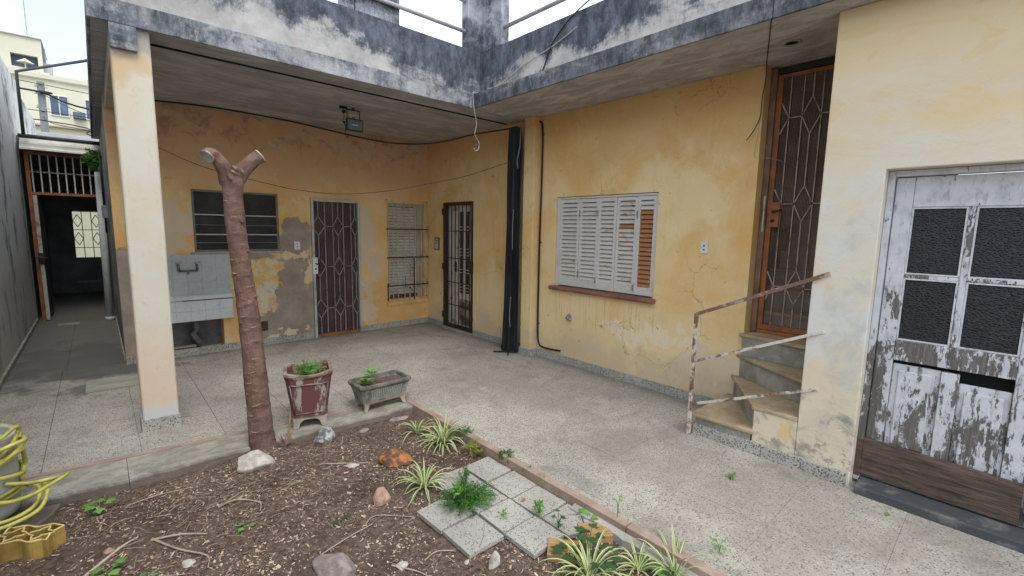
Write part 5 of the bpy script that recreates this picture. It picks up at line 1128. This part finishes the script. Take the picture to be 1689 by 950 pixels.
for sx, sy in ((-1, -1), (1, -1), (1, 1), (-1, 1)):
    pts = [rotz((c0[0]+sx*a, c0[1]+sy*b, z), c0, ang) for z, (a0, a1) in ((0, (.085, .125)), (.045, (.072, .122)), (.086, (.02, .125))) for a, b in ((a0, a0), (a1, a0), (a1, a1), (a0, a1))]
    mb.add(pts, [(0, 3, 2, 1)]+[(l*4+i, l*4+(i+1) % 4, l*4+4+(i+1) % 4, l*4+4+i) for l in (0, 1) for i in range(4)]+[(8, 9, 10, 11)])
mb.add([rotz((c0[0]+a*.124, c0[1]+b*.124, z), c0, ang) for z in (.068, .087) for a, b in ((-1, -1), (1, -1), (1, 1), (-1, 1))], [(0, 3, 2, 1), (4, 5, 6, 7)]+[(i, (i+1) % 4, 4+(i+1) % 4, 4+i) for i in range(4)])
mb.build('foot', POTBASE, pl1)
mb = MB(); mb.add(sqring(.145, .395, .03), [tuple(range(28))]); mb.build('potting_soil', SOIL, pl1)
mb = MB(); mb.tube([(1.305, 3.80, .39), (1.31, 3.81, .44), (1.33, 3.80, .475)], [.012, .014, .010], 6); mb.tube([(1.29, 3.74, .39), (1.30, 3.73, .445), (1.325, 3.70, .452)], [.012, .012, .008], 6); mb.tube([(1.13, 3.87, .40), (1.12, 3.88, .47)], [.02, .012], 6); mb.build('dry_stump', CHIP1, pl1)

pl2 = thing('low_planter', 'low rectangular mossy cement planter on four legs at the garden corner', 'planter', (1.81, 3.73, 0))
c2_ = (1.81, 3.735); a2 = .02
def rr_ring(hx, hy, z, ch=.02): return [rotz((c2_[0]+x, c2_[1]+y, z), c2_, a2) for x, y in ((-hx+ch, -hy), (hx-ch, -hy), (hx, -hy+ch), (hx, hy-ch), (hx-ch, hy), (-hx+ch, hy), (-hx, hy-ch), (-hx, -hy+ch))]
mb = MB(); mb.loft([rr_ring(.195, .10, .075), rr_ring(.20, .105, .085), rr_ring(.232, .135, .215), rr_ring(.205, .11, .215), rr_ring(.20, .105, .19)]); mb.build('body', POTGREY, pl2)
mb = MB(); R_ = [rr_ring(.236, .139, .205, .025), rr_ring(.250, .152, .222, .03), rr_ring(.247, .150, .243, .03), rr_ring(.218, .122, .246, .02), rr_ring(.212, .116, .205, .02)]; R_.append(R_[0]); mb.loft(R_, cap=False); mb.build('rim', POTRIM, pl2, bevel=.003)
for i in range(17):
    x = -.135+.27*i/16; mb = MB()
    a_, b_2 = rotz((c2_[0]+x*.96, c2_[1]-.108, .098), c2_, a2), rotz((c2_[0]+x*1.08, c2_[1]-.132, .198), c2_, a2); mb.bar(a_, b_2, .008, .008, (0, 1, 0)); mb.build('flute', two_tone('pale_flute_cement', (.36, .35, .30), (.14, .14, .12), 8, .5, .7, .9) if i == 0 else bpy.data.materials['pale_flute_cement'], pl2)
for sx, sy in ((-1, -1), (1, -1), (1, 1), (-1, 1)):
    mb = MB(); ls = []
    for z, cxx, w_ in ((0, .188, .014), (.035, .176, .017), (.065, .170, .026), (.082, .16, .038)):
        ls.append([rotz((c2_[0]+sx*(cxx+w_*i), c2_[1]+sy*(cxx-.093+w_*j*.8), z), c2_, a2) for i, j in ((-1, -1), (1, -1), (1, 1), (-1, 1))])
    mb.loft(ls); mb.build('leg', POTBASE, pl2, bevel=.002)
mb = MB(); mb.loft([rr_ring(.19, .095, .060), rr_ring(.202, .107, .080)]); mb.build('base_band', POTBASE, pl2)
mb = MB(); mb.add(rr_ring(.21, .115, .212), [tuple(range(8))]); mb.build('potting_soil', SOIL, pl2)

# ================================================================== PLANTS
def leafquad(mb, c, d, up_, l, w_):
    d = d.normalized(); s = d.cross(up_).normalized(); mb.add([c, c+d*l*.5+s*w_*.5, c+d*l, c+d*l*.5-s*w_*.5], [(0, 1, 2, 3)])
def tuft(name, x, y, z, rx, ry, h, n, mat, lab, seed, leaf=.014, cat='plant', stems=24, parent=None):
    r = random.Random(seed); mb = MB(); tips = []
    for k in range(stems):
        a = r.uniform(0, 6.28); q = r.random()**.6; tx, ty = math.cos(a)*rx*q, math.sin(a)*ry*q; hz = h*(1-.6*q*q)*r.uniform(.6, 1.1)
        p0 = Vector((x+tx*.15, y+ty*.15, z)); p1 = Vector((x+tx*.6, y+ty*.6, z+hz*.8)); p2 = Vector((x+tx, y+ty, z+hz)); mb.tube([p0, p1, p2], .0012, 3, False); tips.append((p0, p1, p2))
    for k in range(n):
        p0, p1, p2 = tips[r.randrange(len(tips))]; t_ = r.random()**.7; p = (p0.lerp(p1, t_*2) if t_ < .5 else p1.lerp(p2, t_*2-1))+Vector((r.gauss(0, .006), r.gauss(0, .006), r.gauss(0, .005)))
        d = Vector((r.gauss(0, 1), r.gauss(0, 1), r.gauss(.5, .7))); leafquad(mb, p, d, Vector((r.gauss(0, 1), r.gauss(0, 1), 1)), leaf*r.uniform(.6, 1.4), leaf*r.uniform(.25, .5))
    if parent: return mb.build(name, mat, parent)
    return one(name, mb, mat, lab, cat, (x, y, z))
def spider(x, y, n, L_, lab, seed, lean=(0, 0), tall=1.0):
    z = soil_z(x, y); t = thing('spider_plant', lab, 'plant', (x, y, z), 'variegated spider plants in the bed'); r = random.Random(seed)
    for k in range(n):
        a = 2*math.pi*(k+r.uniform(-.4, .4))/n; el = r.uniform(.75, 1.35) if k % 3 else r.uniform(.35, .8); l = L_*r.uniform(.65, 1.1); w_ = r.uniform(.011, .017)
        d = Vector((math.cos(a)*math.cos(el)+lean[0], math.sin(a)*math.cos(el)+lean[1], math.sin(el)*tall)).normalized(); p = Vector((x+math.cos(a)*.012, y+math.sin(a)*.012, z)); N = 8; pts = [p.copy()]; vel = d*l/N
        g_ = r.uniform(.10, .20)
        for i in range(N):
            p = p+vel; vel = vel+Vector((0, 0, -l/N*g_*(1+.25*i))); vel = vel.normalized()*l/N
            if p.z < z+.008: p.z = z+.008; vel.z = abs(vel.z)*.1
            pts.append(p.copy())
        mb = MB(); rows = []
        for i, q in enumerate(pts):
            t_ = (pts[min(i+1, N)]-pts[max(i-1, 0)]).normalized(); s = t_.cross(Vector((0, 0, 1)));
            s = s.normalized() if s.length > .01 else Vector((-math.sin(a), math.cos(a), 0)); u = s.cross(t_)
            f = i/N; ww = w_*(.55+.45*math.sin(min(1, f*3)*1.57))*(1-f**3)+.0006
            rows.append([q-s*ww*.5+u*ww*.18, q-s*ww*.2, q+s*ww*.2, q+s*ww*.5+u*ww*.18])
        b = len(mb.v)
        for rw in rows: mb.v += [tuple(v) for v in rw]
        for i in range(N):
            for j in range(3): mb.f.append((i*4+j, i*4+j+1, (i+1)*4+j+1, (i+1)*4+j)); mb.mi.append(1 if j == 1 else 0)
        mb.build('leaf', [LEAF_CREAM, LEAF_GREEN] if r.random() < .75 else [LEAF_GREEN, LEAF_CREAM], t, smooth=True)
spider(1.84, 3.14, 20, .23, 'small spider plant nearest the low planter in the top corner of the bed', 1)
spider(1.92, 2.88, 60, .27, 'dense spider plant clump against the edging behind the orange rock', 2)
spider(1.475, 2.43, 30, .245, 'spider plant standing alone left of the loose tiles', 3)
spider(1.66, 1.22, 42, .29, 'largest spider plant at the bottom of the photo growing over the clay bricks', 4)
spider(1.90, 1.10, 13, .20, 'smallest spider plant between the two bottom clumps', 5)
spider(1.99, .95, 34, .26, 'spider plant clump hanging over the edging at the bottom right of the bed', 6)
tuft('asparagus_fern', 1.55, 2.07, -.05, .20, .17, .10, 6500, LEAF_FERN, 'feathery dark green fern spreading over the loose tiles', 11, .013, stems=150)
tuft('fern_sprig', 1.66, 2.24, -.04, .06, .06, .11, 350, LEAF_FERN, 'taller light fern sprig behind the feathery fern', 12, .014, stems=14)
tuft('broadleaf_seedling', 1.47, 2.06, .04, .04, .04, .05, 60, LEAF_BRIGHT, 'bright broad leaved seedling poking from the left of the fern', 13, .035, stems=8)
tuft('yellow_moss_plant', 1.99, 2.56, -.08, .13, .11, .11, 1100, LEAF_YELLOW, 'yellow green feathery plant at the upper end of the loose tiles', 14, .014, stems=36)
tuft('edging_fern', 2.035, 2.76, -.06, .09, .10, .13, 600, LEAF_FERN, 'dark feathery weed between the big spider plant and the edging', 15, .014, stems=22)
tuft('edging_fern', 2.05, 2.28, -.04, .07, .10, .09, 600, LEAF_FERN, 'green feathery weed growing over the edging next to the topmost tile', 16, .015, stems=24)
tuft('edging_weed', 2.045, 2.05, -.03, .035, .05, .04, 110, LEAF_BRIGHT, 'light green creeper on the edging, upper of two small patches', 17, .018, stems=10)
tuft('edging_weed', 2.04, 1.90, -.03, .035, .05, .04, 110, LEAF_BRIGHT, 'light green creeper on the edging, lower of two small patches', 18, .018, stems=10)
tuft('tile_weed', 1.795, 1.70, -.036, .045, .045, .07, 70, LEAF_BRIGHT, 'bright weed in the joint between the loose tiles', 19, .03, stems=9)
tuft('tile_weed', 1.62, 1.82, -.036, .035, .02, .02, 26, LEAF_BRIGHT, 'low weed lying on a middle loose tile', 20, .022, stems=6)
tuft('paving_weed', 2.98, 1.09, 0, .04, .04, .035, 36, LEAF_BRIGHT, 'small weed growing from a joint in the right hand paving', 21, .028, stems=8)
tuft('planter_greenery', 1.19, 3.76, .39, .135, .125, .13, 1500, LEAF_BRIGHT, 'fresh green seedlings filling the red planter', 22, .015, stems=40)
def sprout(name, x, y, z, h, n, l, mat, lab, seed):
    r = random.Random(seed); mb = MB(); top = Vector((x+r.uniform(-.01, .01), y, z+h)); mb.tube([(x, y, z), top], .003, 5)
    for k in range(n):
        a = 2*math.pi*k/n+r.uniform(-.3, .3); d = Vector((math.cos(a), math.sin(a), r.uniform(.0, .8))).normalized(); s = d.cross(Vector((0, 0, 1))).normalized(); c = top-Vector((0, 0, h*.3*r.random())); w_ = l*.2
        mid = c+d*l*.5+Vector((0, 0, l*.08)); mb.add([c, mid+s*w_, c+d*l, mid-s*w_, mid+Vector((0, 0, -.003))], [(0, 1, 4), (1, 2, 4), (2, 3, 4), (3, 0, 4)])
    one(name, mb, mat, lab, 'plant', (x, y, z))
sprout('planter_sprout', 1.66, 3.69, .212, .055, 14, .085, LEAF_BRIGHT, 'shorter bright sprout at the left end of the low planter', 31)
sprout('planter_sprout', 1.745, 3.76, .212, .10, 14, .075, LEAF_BRIGHT, 'taller bright sprout further right in the low planter', 32)
def weed(x, y, lab, seed, n=5, l=.05, h=.05, mat=LEAF_BRIGHT):
    r = random.Random(seed); z = soil_z(x, y) if x < 2.02 else .0; mb = MB()
    for k in range(n):
        a = 2*math.pi*k/n+r.uniform(-.4, .4); p = Vector((x+math.cos(a)*l*.6, y+math.sin(a)*l*.6, z+h*r.uniform(.6, 1.2))); mb.tube([(x, y, z), (x+math.cos(a)*l*.2, y+math.sin(a)*l*.2, z+h*.7), p], .0016, 4, False)
        for q in (-.75, 0, .75):
            d = Vector((math.cos(a+q), math.sin(a+q), -.1)); s = d.cross(Vector((0, 0, 1))).normalized(); L_ = l*(1 if q == 0 else .75); mb.add([p, p+d*L_*.55+s*L_*.28, p+d*L_, p+d*L_*.55-s*L_*.28], [(0, 1, 2, 3)])
    one('lobed_weed', mb, mat, lab, 'plant', (x, y, z))
weed(-.10, 3.42, 'green lobed weed in the soil near the curb at left', 1, 5, .055)
weed(-.07, 2.76, 'green lobed weed at the lower left edge of the bed', 2, 5, .05)
weed(.06, 2.62, 'tiny green weed right of the lower left one', 3, 3, .03, .02)
weed(.50, 2.72, 'single low green leaf weed in the middle of the soil', 4, 3, .035, .02)
weed(.93, 2.45, 'dark green leaf on bare soil left of the pinkish stone', 5, 2, .035, .02, LEAF_DARK)
weed(1.80, 1.34, 'dark lobed weed over the orange clay brick', 6, 6, .06, .11, LEAF_DARK)
weed(1.66, 1.36, 'dark lobed weed over the yellowish clay brick', 7, 6, .06, .09, LEAF_DARK)
weed(1.74, 1.20, 'dark lobed weed inside the largest spider plant', 8, 7, .06, .10, LEAF_DARK)
weed(1.80, 1.55, 'small dark weed on the cracked loose tile', 9, 5, .03, .10, LEAF_DARK)
weed(2.00, 1.50, 'upright leafy weed by the edging next to the clay brick', 10, 4, .045, .08)
weed(2.06, 1.34, 'tall thin weed leaning over the edging', 11, 3, .025, .13)
weed(1.92, .95, 'green weed between the bottom right spider plants', 12, 6, .05, .07)
weed(2.22, .84, 'leafy weed at the very bottom on the paving', 13, 4, .03, .05)
# wall plant beside the passage pipe
for x, y, l, mt, lab in ((3.25, .33, .05, LEAF_BRIGHT, 'fallen green leaf on the paving in front of the dark threshold'), (1.80, 1.86, .05, LEAF_DRY, 'brown dry leaf curled on a loose tile')):
    mb = MB(); z = .004 if x > 2 else -.045
    mb.add([(x, y, z), (x+l*.5, y+l*.22, z+.012), (x+l, y, z+.002), (x+l*.5, y-l*.22, z+.006)], [(0, 3, 2), (0, 2, 1)]); one('fallen_leaf', mb, mt, lab, 'leaf', (x, y, z))
# ================================================================== HOSE POT AND YELLOW BLOCK
hp = thing('cement_pot', 'round grey cement pot at the left edge wrapped in yellow hose', 'pot', (-.585, 3.62, 0))
mb = MB(); rings = []
for r_, z in ((.155, 0), (.165, .03), (.172, .2), (.172, .38), (.182, .39), (.182, .445), (.160, .448), (.155, .40), (.01, .395)): rings.append([(-.585+r_*math.cos(k*math.pi/16), 3.62+r_*math.sin(k*math.pi/16), z) for k in range(32)])
mb.loft(rings); mb.build('body', HOSEPOT, hp, smooth=False, bevel=.003)
r = random.Random(44); pts = []; cxp, cyp = -.585, 3.62; turns = 6; N = 26
for i in range(turns*N):
    a = 2*math.pi*i/N; tn = i//N; f = i/(turns*N)
    rad = .181+.012*mnoise.noise((f*17, 1, 0))+.008*(tn % 3)+.018*max(0, math.cos(a*1+tn*.7))*(1 if tn % 4 == 1 else .3)
    z = .40-.34*f+.055*math.sin(a+tn*1.9)+.02*mnoise.noise((f*30, 0, 5))
    pts.append((cxp+rad*math.cos(a), cyp+rad*math.sin(a), max(.012, z)))
mb = MB(); mb.tube(pts, .0105, 7)
# loops that stray off the pot
mb.tube(cr([(-.46, 3.50, .20), (-.36, 3.50, .17), (-.25, 3.50, .165), (-.215, 3.47, .185), (-.25, 3.44, .175), (-.36, 3.43, .13), (-.46, 3.40, .14), (-.58, 3.38, .22)], 8), .0105, 7)
mb.tube(cr([(-.58, 3.40, .05), (-.45, 3.40, .035), (-.36, 3.46, .05), (-.335, 3.52, .11), (-.36, 3.55, .14)], 8), .0105, 7)
mb.tube(cr([(-.60, 3.36, .03), (-.46, 3.37, .02), (-.34, 3.42, .04), (-.305, 3.50, .10), (-.32, 3.54, .14)], 8), .0105, 7)
mb.tube(cr([(-.60, 3.44, .43), (-.46, 3.46, .46), (-.40, 3.50, .50), (-.39, 3.54, .47), (-.44, 3.48, .38), (-.55, 3.42, .33), (-.62, 3.41, .30)], 8), .0105, 7)
mb.tube(cr([(-.62, 3.42, .36), (-.50, 3.42, .40), (-.38, 3.46, .43), (-.365, 3.50, .42), (-.42, 3.46, .36), (-.58, 3.41, .26)], 8), .0105, 7)
one('garden_hose', mb, HOSE, 'yellow garden hose coiled loosely round the cement pot', 'hose', (-.585, 3.62, .2), smooth=True)
yb = thing('ceramic_block', 'broken yellow ceramic lattice block with star shaped holes at the bottom left', 'block', (-.37, 3.24, -.07))
def wall_ring(mb, poly, th, z0, z1):
    n = len(poly); cx_ = sum(p[0] for p in poly)/n; cy_ = sum(p[1] for p in poly)/n
    def off(p, d): v = Vector((p[0]-cx_, p[1]-cy_)); l = v.length; v = v*(1-d/l); return (cx_+v.x, cy_+v.y)
    o_, i_ = poly, [off(p, th) for p in poly]
    mb.loft([[(p[0], p[1], z0) for p in o_], [(p[0], p[1], z1) for p in o_], [(p[0], p[1], z1) for p in i_], [(p[0], p[1], z0) for p in i_], [(p[0], p[1], z0) for p in o_]], cap=False)
def yblk(name, mat, z0, z1, th, grow=0):
    mb = MB(); ca, sa = math.cos(-.60), math.sin(-.60)
    def W(p): return (-.37+p[0]*ca-p[1]*sa, 3.24+p[0]*sa+p[1]*ca)
    out = []
    hx, hy = .125, .065
    for sx0, sy0, sx1, sy1, n in ((-hx, -hy, hx, -hy, 16), (hx, -hy, hx, hy, 9), (hx, hy, -hx, hy, 16), (-hx, hy, -hx, -hy, 9)):
        for k in range(n):
            t_ = k/n; x, y = sx0+(sx1-sx0)*t_, sy0+(sy1-sy0)*t_; wv = .009*math.cos(t_*2*math.pi*(2 if n == 16 else 1)); 
            if sy0 == sy1: y += wv*(1 if y > 0 else -1)*-1
            else: x += wv*(1 if x > 0 else -1)
            out.append(W((x, y)))
    wall_ring(mb, out, th, z0, z1)
    for cx_ in (-.06, .06):
        star = []
        for k in range(24):
            a = 2*math.pi*k/24; rad = .030+.022*abs(math.cos(2*a))**1.6; star.append(W((cx_+rad*1.08*math.cos(a), rad*math.sin(a))))
        wall_ring(mb, star, th*.8, z0, z1)
    for a, b in (((-.12, 0), (-.11, 0)), ((-.012, 0), (.012, 0)), ((-.06, .05), (-.06, .062)), ((.06, .05), (.06, .062)), ((-.06, -.05), (-.06, -.062)), ((.06, -.05), (.06, -.062)), ((.108, 0), (.122, 0))):
        p, q = W(a), W(b); mb.bar((*p, (z0+z1)/2), (*q, (z0+z1)/2), th*.8, abs(z1-z0), (0, 0, 1))
    mb.build(name, mat, yb)
yblk('block_body', YBLOCK, -.10, .010, .008); yblk('cut_rim', YRIM, .0105, .015, .0085)
mb = MB(); mb.box(-.60, -.50, 3.24, 3.36, -.08, .02); mb.v = [rotz(v, (-.55, 3.3), -.6) for v in mb.v]; one('ceramic_shard', mb, YBLOCK, 'second piece of yellow ceramic block cut by the left edge of the photo', 'shard', (-.55, 3.3, -.07), bevel=.006)

# ================================================================== PASSAGE, LEFT WALL, GATE
bw = thing('boundary_wall', 'tall blackened boundary wall along the left passage', 'wall', (-.9, 7, 0))
mb = MB(); mb.box(-1.0, -.80, .5, 11.4, -.3, 3.86); mb.build('render_coat', BOUNDARY, bw, bevel=.01)
mb = MB(); mb.box(-1.0, -.80, 11.402, 14.5, -.3, 3.74); mb.build('render_coat', BOUNDARY, bw, bevel=.01)
mb = MB(); mb.box(-.799, -.775, .5, 10.36, -.005, .06); mb.build('skirting', CURB, bw, bevel=.004)
pg = thing('passage_gate', 'open cream and rust iron gate with barred transom at the end of the passage', 'gate', (-.32, 10.4, 0))
Y = 10.4
mb = MB(); mb.box(-.735, -.69, Y-.02, Y+.02, 0, 2.66); mb.box(-.69, .15, Y-.02, Y+.02, 2.625, 2.67); mb.box(-.69, .15, Y-.02, Y+.02, 2.01, 2.05); mb.build('frame', RUST, pg)
for i in range(9):
    x = -.665+i*.094; mb = MB(); mb.bar((x, Y, 2.05), (x, Y, 2.625), .016, .012, (0, 1, 0)); mb.build('transom_bar', BARS_CREAM, pg)
mb = MB(); mb.bar((-.69, Y-.008, 2.36), (.15, Y-.008, 2.36), .014, .01, (0, 1, 0)); mb.build('cross_bar', BARS_GREY, pg)
mb = MB(); p0, p1 = Vector((-.672, Y, 0)), Vector((-.60, Y-.20, 0)); dd = (p1-p0)
mb.hexa([(-.685, Y-.02), (-.665, Y-.02), (-.635, Y+.75), (-.655, Y+.75)], .03, 2.0); mb.build('leaf_sheet', plain('dark_gate_sheet', (.055, .055, .055), .2, 3, .7), pg)
mb = MB(); mb.box(-.686, -.64, Y-.06, Y-.021, .02, 2.0); lf = mb.build('leaf_stile', BARS_CREAM, pg, bevel=.004)
mb = MB(); mb.box(-.70, -.63, Y-.075, Y-.061, .92, 1.10); mb.tube([(-.66, Y-.075, 1.03), (-.66, Y-.12, 1.03), (-.60, Y-.12, 1.02)], .010, 6); mb.tube([(-.66, Y-.075, 1.03), (-.66, Y-.12, 1.03), (-.74, Y-.12, 1.04)], .010, 6); mb.build('lock', BARS_DARK, lf)
cp = thing('gate_canopy', 'white corrugated sheet canopy above the passage gate', 'canopy', (-.3, 10.5, 2.7))
mb = MB(); n = 40; rows = []
for k in range(n+1):
    t_ = k/n; yy0 = 10.20+.22*t_; zz0 = 2.685+.175*t_+.020*math.sin(t_*5*2*math.pi); rows.append([(-.76, yy0, zz0), (.151, yy0, zz0)])
for k in range(n): mb.add([rows[k][0], rows[k][1], rows[k+1][1], rows[k+1][0]], [(0, 1, 2, 3)])
mb.add([(-.76, 10.42, 2.86), (.151, 10.42, 2.86), (.151, 11.3, 2.93), (-.76, 11.3, 2.93)], [(0, 1, 2, 3)])
mb.build('sheet', SHEET, cp, smooth=True)
mb = MB(); mb.box(-.76, .151, 10.19, 10.215, 2.672, 2.70); mb.build('edge_batten', SHEET, cp, bevel=.003)
# covered hall beyond the gate
hall = thing('covered_hall', 'dark covered hall behind the passage gate', 'hall', (-.3, 12.4, 0))
DKH = plain('dark_hall_render', (.20, .20, .20), .3, 2, .95)
mb = MB(); mb.box(-.80, .152, 10.45, 14.9, 2.68, 2.90); mb.build('ceiling', DKH, hall)
mb = wall_holes('y', 14.2, 14.35, -.80, .152, 0, 2.68, [(-.37, .10, .78, 1.84)]); o = mb.build('end_wall', DKH, hall); clean(o)
mb = MB(); mb.box(-.799, -.79, 10.45, 14.2, 0, 2.68); mb.build('lining', DKH, hall)
fw_ = thing('far_window', 'bright barred window at the far end of the dark hall', 'window', (-.13, 14.28, .78))
mb = MB(); mb.box(-.37, .10, 14.30, 14.32, .78, 1.84); PG = plain('pale_dusty_glass', (.85, .85, .80), .05, 3, .35, .4); PG.node_tree.nodes['Principled BSDF'].inputs['Transmission Weight'].default_value = .9; PG.node_tree.nodes['Principled BSDF'].inputs['IOR'].default_value = 1.02; mb.build('pane', PG, fw_)
mb = MB(); P = lambda a, z, n=0: (0, 1, 0) if n else (-.37+a*.47, 14.25, z)
grille(mb, P, [(a, .78, 1.84) for a in (.0, .33, .66, 1)], [(.17, 1.62, .16, .14), (.17, 1.22, .16, .14), (.83, 1.62, .16, .14), (.83, 1.22, .16, .14)], [(0, 1, .79), (0, 1, 1.83), (0, 1, 1.42), (0, 1, 1.02)], .014); mb.build('grille', BARS_DARK, fw_)
mb = MB(); mb.box(-3.0, 3.0, 19.0, 19.2, -.3, 2.2); one('street_wall', mb, FACADE, 'pale low wall seen through the far window of the hall', 'wall', (0, 19.1, -.3))
mb = MB(); mb.box(-.36, .06, 13.6, 13.66, .28, .32); one('hall_bench', mb, TWIG, 'low pale rail in the dark hall under the far window', 'rail', (-.15, 13.6, .3))
dp_ = thing('downpipe', 'white downpipe beside the passage gate', 'pipe', (.085, 9.9, 0))
mb = MB(); mb.tube([(.075, 9.9, 0), (.085, 9.9, 1.2), (.10, 9.9, 2.5)], .05, 14); mb.build('pipe', PIPE, dp_, smooth=True)
mb = MB(); mb.tube([(.075, 9.9, 0), (.075, 9.9, .06)], .062, 14); mb.tube([(.098, 9.9, 2.40), (.10, 9.9, 2.50)], .060, 14); mb.build('collar', PIPE, dp_, smooth=True)
tuft('wall_fern', .05, 9.6, 2.38, .12, .16, .34, 1300, LEAF_FERN, 'bushy green fern growing from the top of the downpipe', 51, .045, stems=40)
# frame of pipes over passage
mb = MB(); mb.tube([(-.70, 10.2, 2.86), (-.70, 10.2, 3.79), (.10, 10.2, 4.14)], .022, 8); mb.tube([(-.76, 10.2, 2.87), (.15, 10.2, 2.87)], .028, 8); one('pipe_frame', mb, plain('dark_iron_pipe', (.05, .055, .06), .2, 5, .6), 'dark iron pipe frame rising over the end of the passage', 'frame', (-.7, 10.2, 2.86), smooth=True)
mb = MB(); mb.box(-3, .30, 15.2, 15.4, 2.6, 3.62); one('far_parapet', mb, ROOFG, 'grey parapet wall just beyond the passage roof', 'wall', (-1, 15.3, 2.6), bevel=.01)
mb = MB(); mb.box(-.74, .6, 14.0, 14.06, 3.28, 3.36); one('roof_beam', mb, plain('dark_blue_beam', (.08, .10, .13), .2, 3, .8), 'dark horizontal beam in front of the grey parapet', 'beam', (0, 14, 3.3))

# ================================================================== FAR BUILDINGS, POLE, LINES
fb = thing('apartment_building', 'cream apartment block with small barred windows beyond the passage', 'building', (-1, 36, 0))
mb = MB(); mb.box(-12, 14, 35, 44, -.3, 8.95); mb.build('wall', FACADE, fb)
mb = MB(); mb.box(-12.1, 14.1, 34.85, 35.0, 8.96, 9.16); rf = mb.build('cornice', FACADE, fb)
for i in range(26):
    x = -6+.55*i; mb = MB(); mb.box(x, x+.40, 34.86, 34.98, 9.161, 9.26); mb.build('coping_tile', SHEET, fb)
for x0, x1, z0, z1 in ((-1.28, -.62, 7.20, 8.18), (.10, .76, 7.2, 8.18), (1.9, 2.6, 7.2, 8.18), (-3.6, -2.9, 7.2, 8.18)):
    mb = MB(); mb.box(x0, x1, 34.96, 34.999, z0, z1); wv = mb.build('window', FARDARK, fb)
    mb = MB(); mb.box((x0+x1)/2+.01, x1-.04, 34.94, 34.959, z0+.1, z1-.05); mb.build('pane', FARWIN, wv)
    mb = MB()
    for a, b, c, d in ((x0-.04, x0, z0-.04, z1+.04), (x1, x1+.04, z0-.04, z1+.04), (x0, x1, z1, z1+.04), (x0, x1, z0-.04, z0)): mb.box(a, b, 34.93, 34.999, c, d)
    mb.box((x0+x1)/2-.02, (x0+x1)/2+.02, 34.93, 34.959, z0, z1); mb.build('frame', SHEET, wv)
for x0, x1 in ((-.95, -.15),):
    mb = MB(); mb.box(x0+.5, x1+.2, 34.5, 34.99, 7.12, 7.16); mb.box(x0+.5, x1+.2, 34.5, 34.53, 7.16, 7.42); mb.build('planter_rail', FARDARK, fb)
mb = MB(); mb.box(-12, 14, 34.7, 34.99, 6.55, 6.62); mb.build('ledge', plain('tan_ledge', (.40, .33, .24), .1, 1, .9), fb)
th = thing('rooftop_house', 'pale rooftop room with a wide dark opening on top of the apartment block', 'building', (-2, 37, 9.2))
mb = wall_holes('y', 36.0, 36.3, -3.2, -1.45, 8.95, 11.15, [(-2.62, -1.62, 9.6, 10.25)]); o = mb.build('wall', FACADE, th); clean(o)
mb = MB(); mb.box(-3.2, -1.45, 36.301, 40, 8.95, 11.15); mb.build('inner', FARDARK, th)
mb = MB(); mb.box(-1.449, -1.1, 36.4, 36.8, 8.95, 10.1); mb.box(-3.25, -1.4, 35.9, 40.1, 11.151, 11.2); mb.build('roof_edge', ROOFG, th)
mb = MB(); mb.add([(-2.45, 35.9, 9.82), (-1.75, 35.9, 9.82), (-2.1, 35.9, 10.05), (-2.1, 35.6, 9.82), (-2.1, 36.2, 9.82)], [(0, 3, 2), (3, 1, 2), (1, 4, 2), (4, 0, 2)]); mb.tube([(-2.1, 35.9, 9.1), (-2.1, 35.9, 9.9)], .03, 6); one('parasol', mb, FACADE, 'cream parasol open on the roof of the apartment block', 'parasol', (-2.1, 35.9, 9.1))
for x, h, lab in ((-1.95, 14.5, 'tall thin antenna mast on the rooftop room'), (-1.35, 10.9, 'short antenna beside the rooftop room')):
    mb = MB(); mb.tube([(x, 36.6, 9.2), (x, 36.6, h)], .03, 5); mb.tube([(x-.3, 36.6, h-.5), (x+.3, 36.6, h-.5)], .015, 4); one('antenna', mb, ROOFG, lab, 'antenna', (x, 36.6, 9.2))
up_ = thing('utility_pole', 'dark concrete utility pole carrying wires beyond the passage', 'pole', (-.93, 20, 0))
mb = MB(); mb.tube([(-.93, 20, -.3), (-.90, 20, 5.70)], [.12, .085], 12); mb.build('shaft', POLE, up_, smooth=True)
mb = MB()
for z in (5.55, 5.35, 4.95): mb.tube([(-1.05, 19.95, z), (-.75, 19.95, z)], .015, 5); mb.tube([(-1.0, 19.9, z), (-1.0, 19.9, z+.07)], .02, 6)
mb.build('insulator', ROOFG, up_)
for i, (pts, r_, lab) in enumerate((
    ([(-12, 19.8, 5.9), (-1.6, 19.85, 5.42), (-.9, 19.88, 5.40), (.5, 19.8, 5.05), (6, 19.5, 5.0)], .028, 'thickest service cable bundle strung from the pole'),
    ([(-12, 19.9, 6.3), (-.9, 19.9, 5.62), (6, 19.9, 5.3)], .010, 'thin high wire above the cable bundle'),
    ([(-12, 19.9, 5.0), (-.9, 19.9, 4.85), (6, 19.9, 4.75)], .010, 'thin wire crossing the pole at mid height'),
    ([(-.9, 19.9, 5.35), (.2, 17, 4.4), (2, 14.6, 3.9)], .010, 'slanting wire dropping right from the pole'),
    ([(-12, 19.0, 4.6), (-.9, 19.0, 4.45), (.4, 19.0, 4.15), (6, 18.6, 4.1)], .016, 'lower cable sagging behind the grey parapet'),
    ([(-.9, 19.9, 4.7), (-.6, 17, 4.1), (.3, 15, 3.72)], .012, 'lowest wire running to the grey parapet'))):
    mb = MB(); mb.tube(cr(pts, 8), r_, 5); one('power_line', mb, CABLE, lab, 'wire', pts[1], 'power lines beyond the passage', smooth=True)
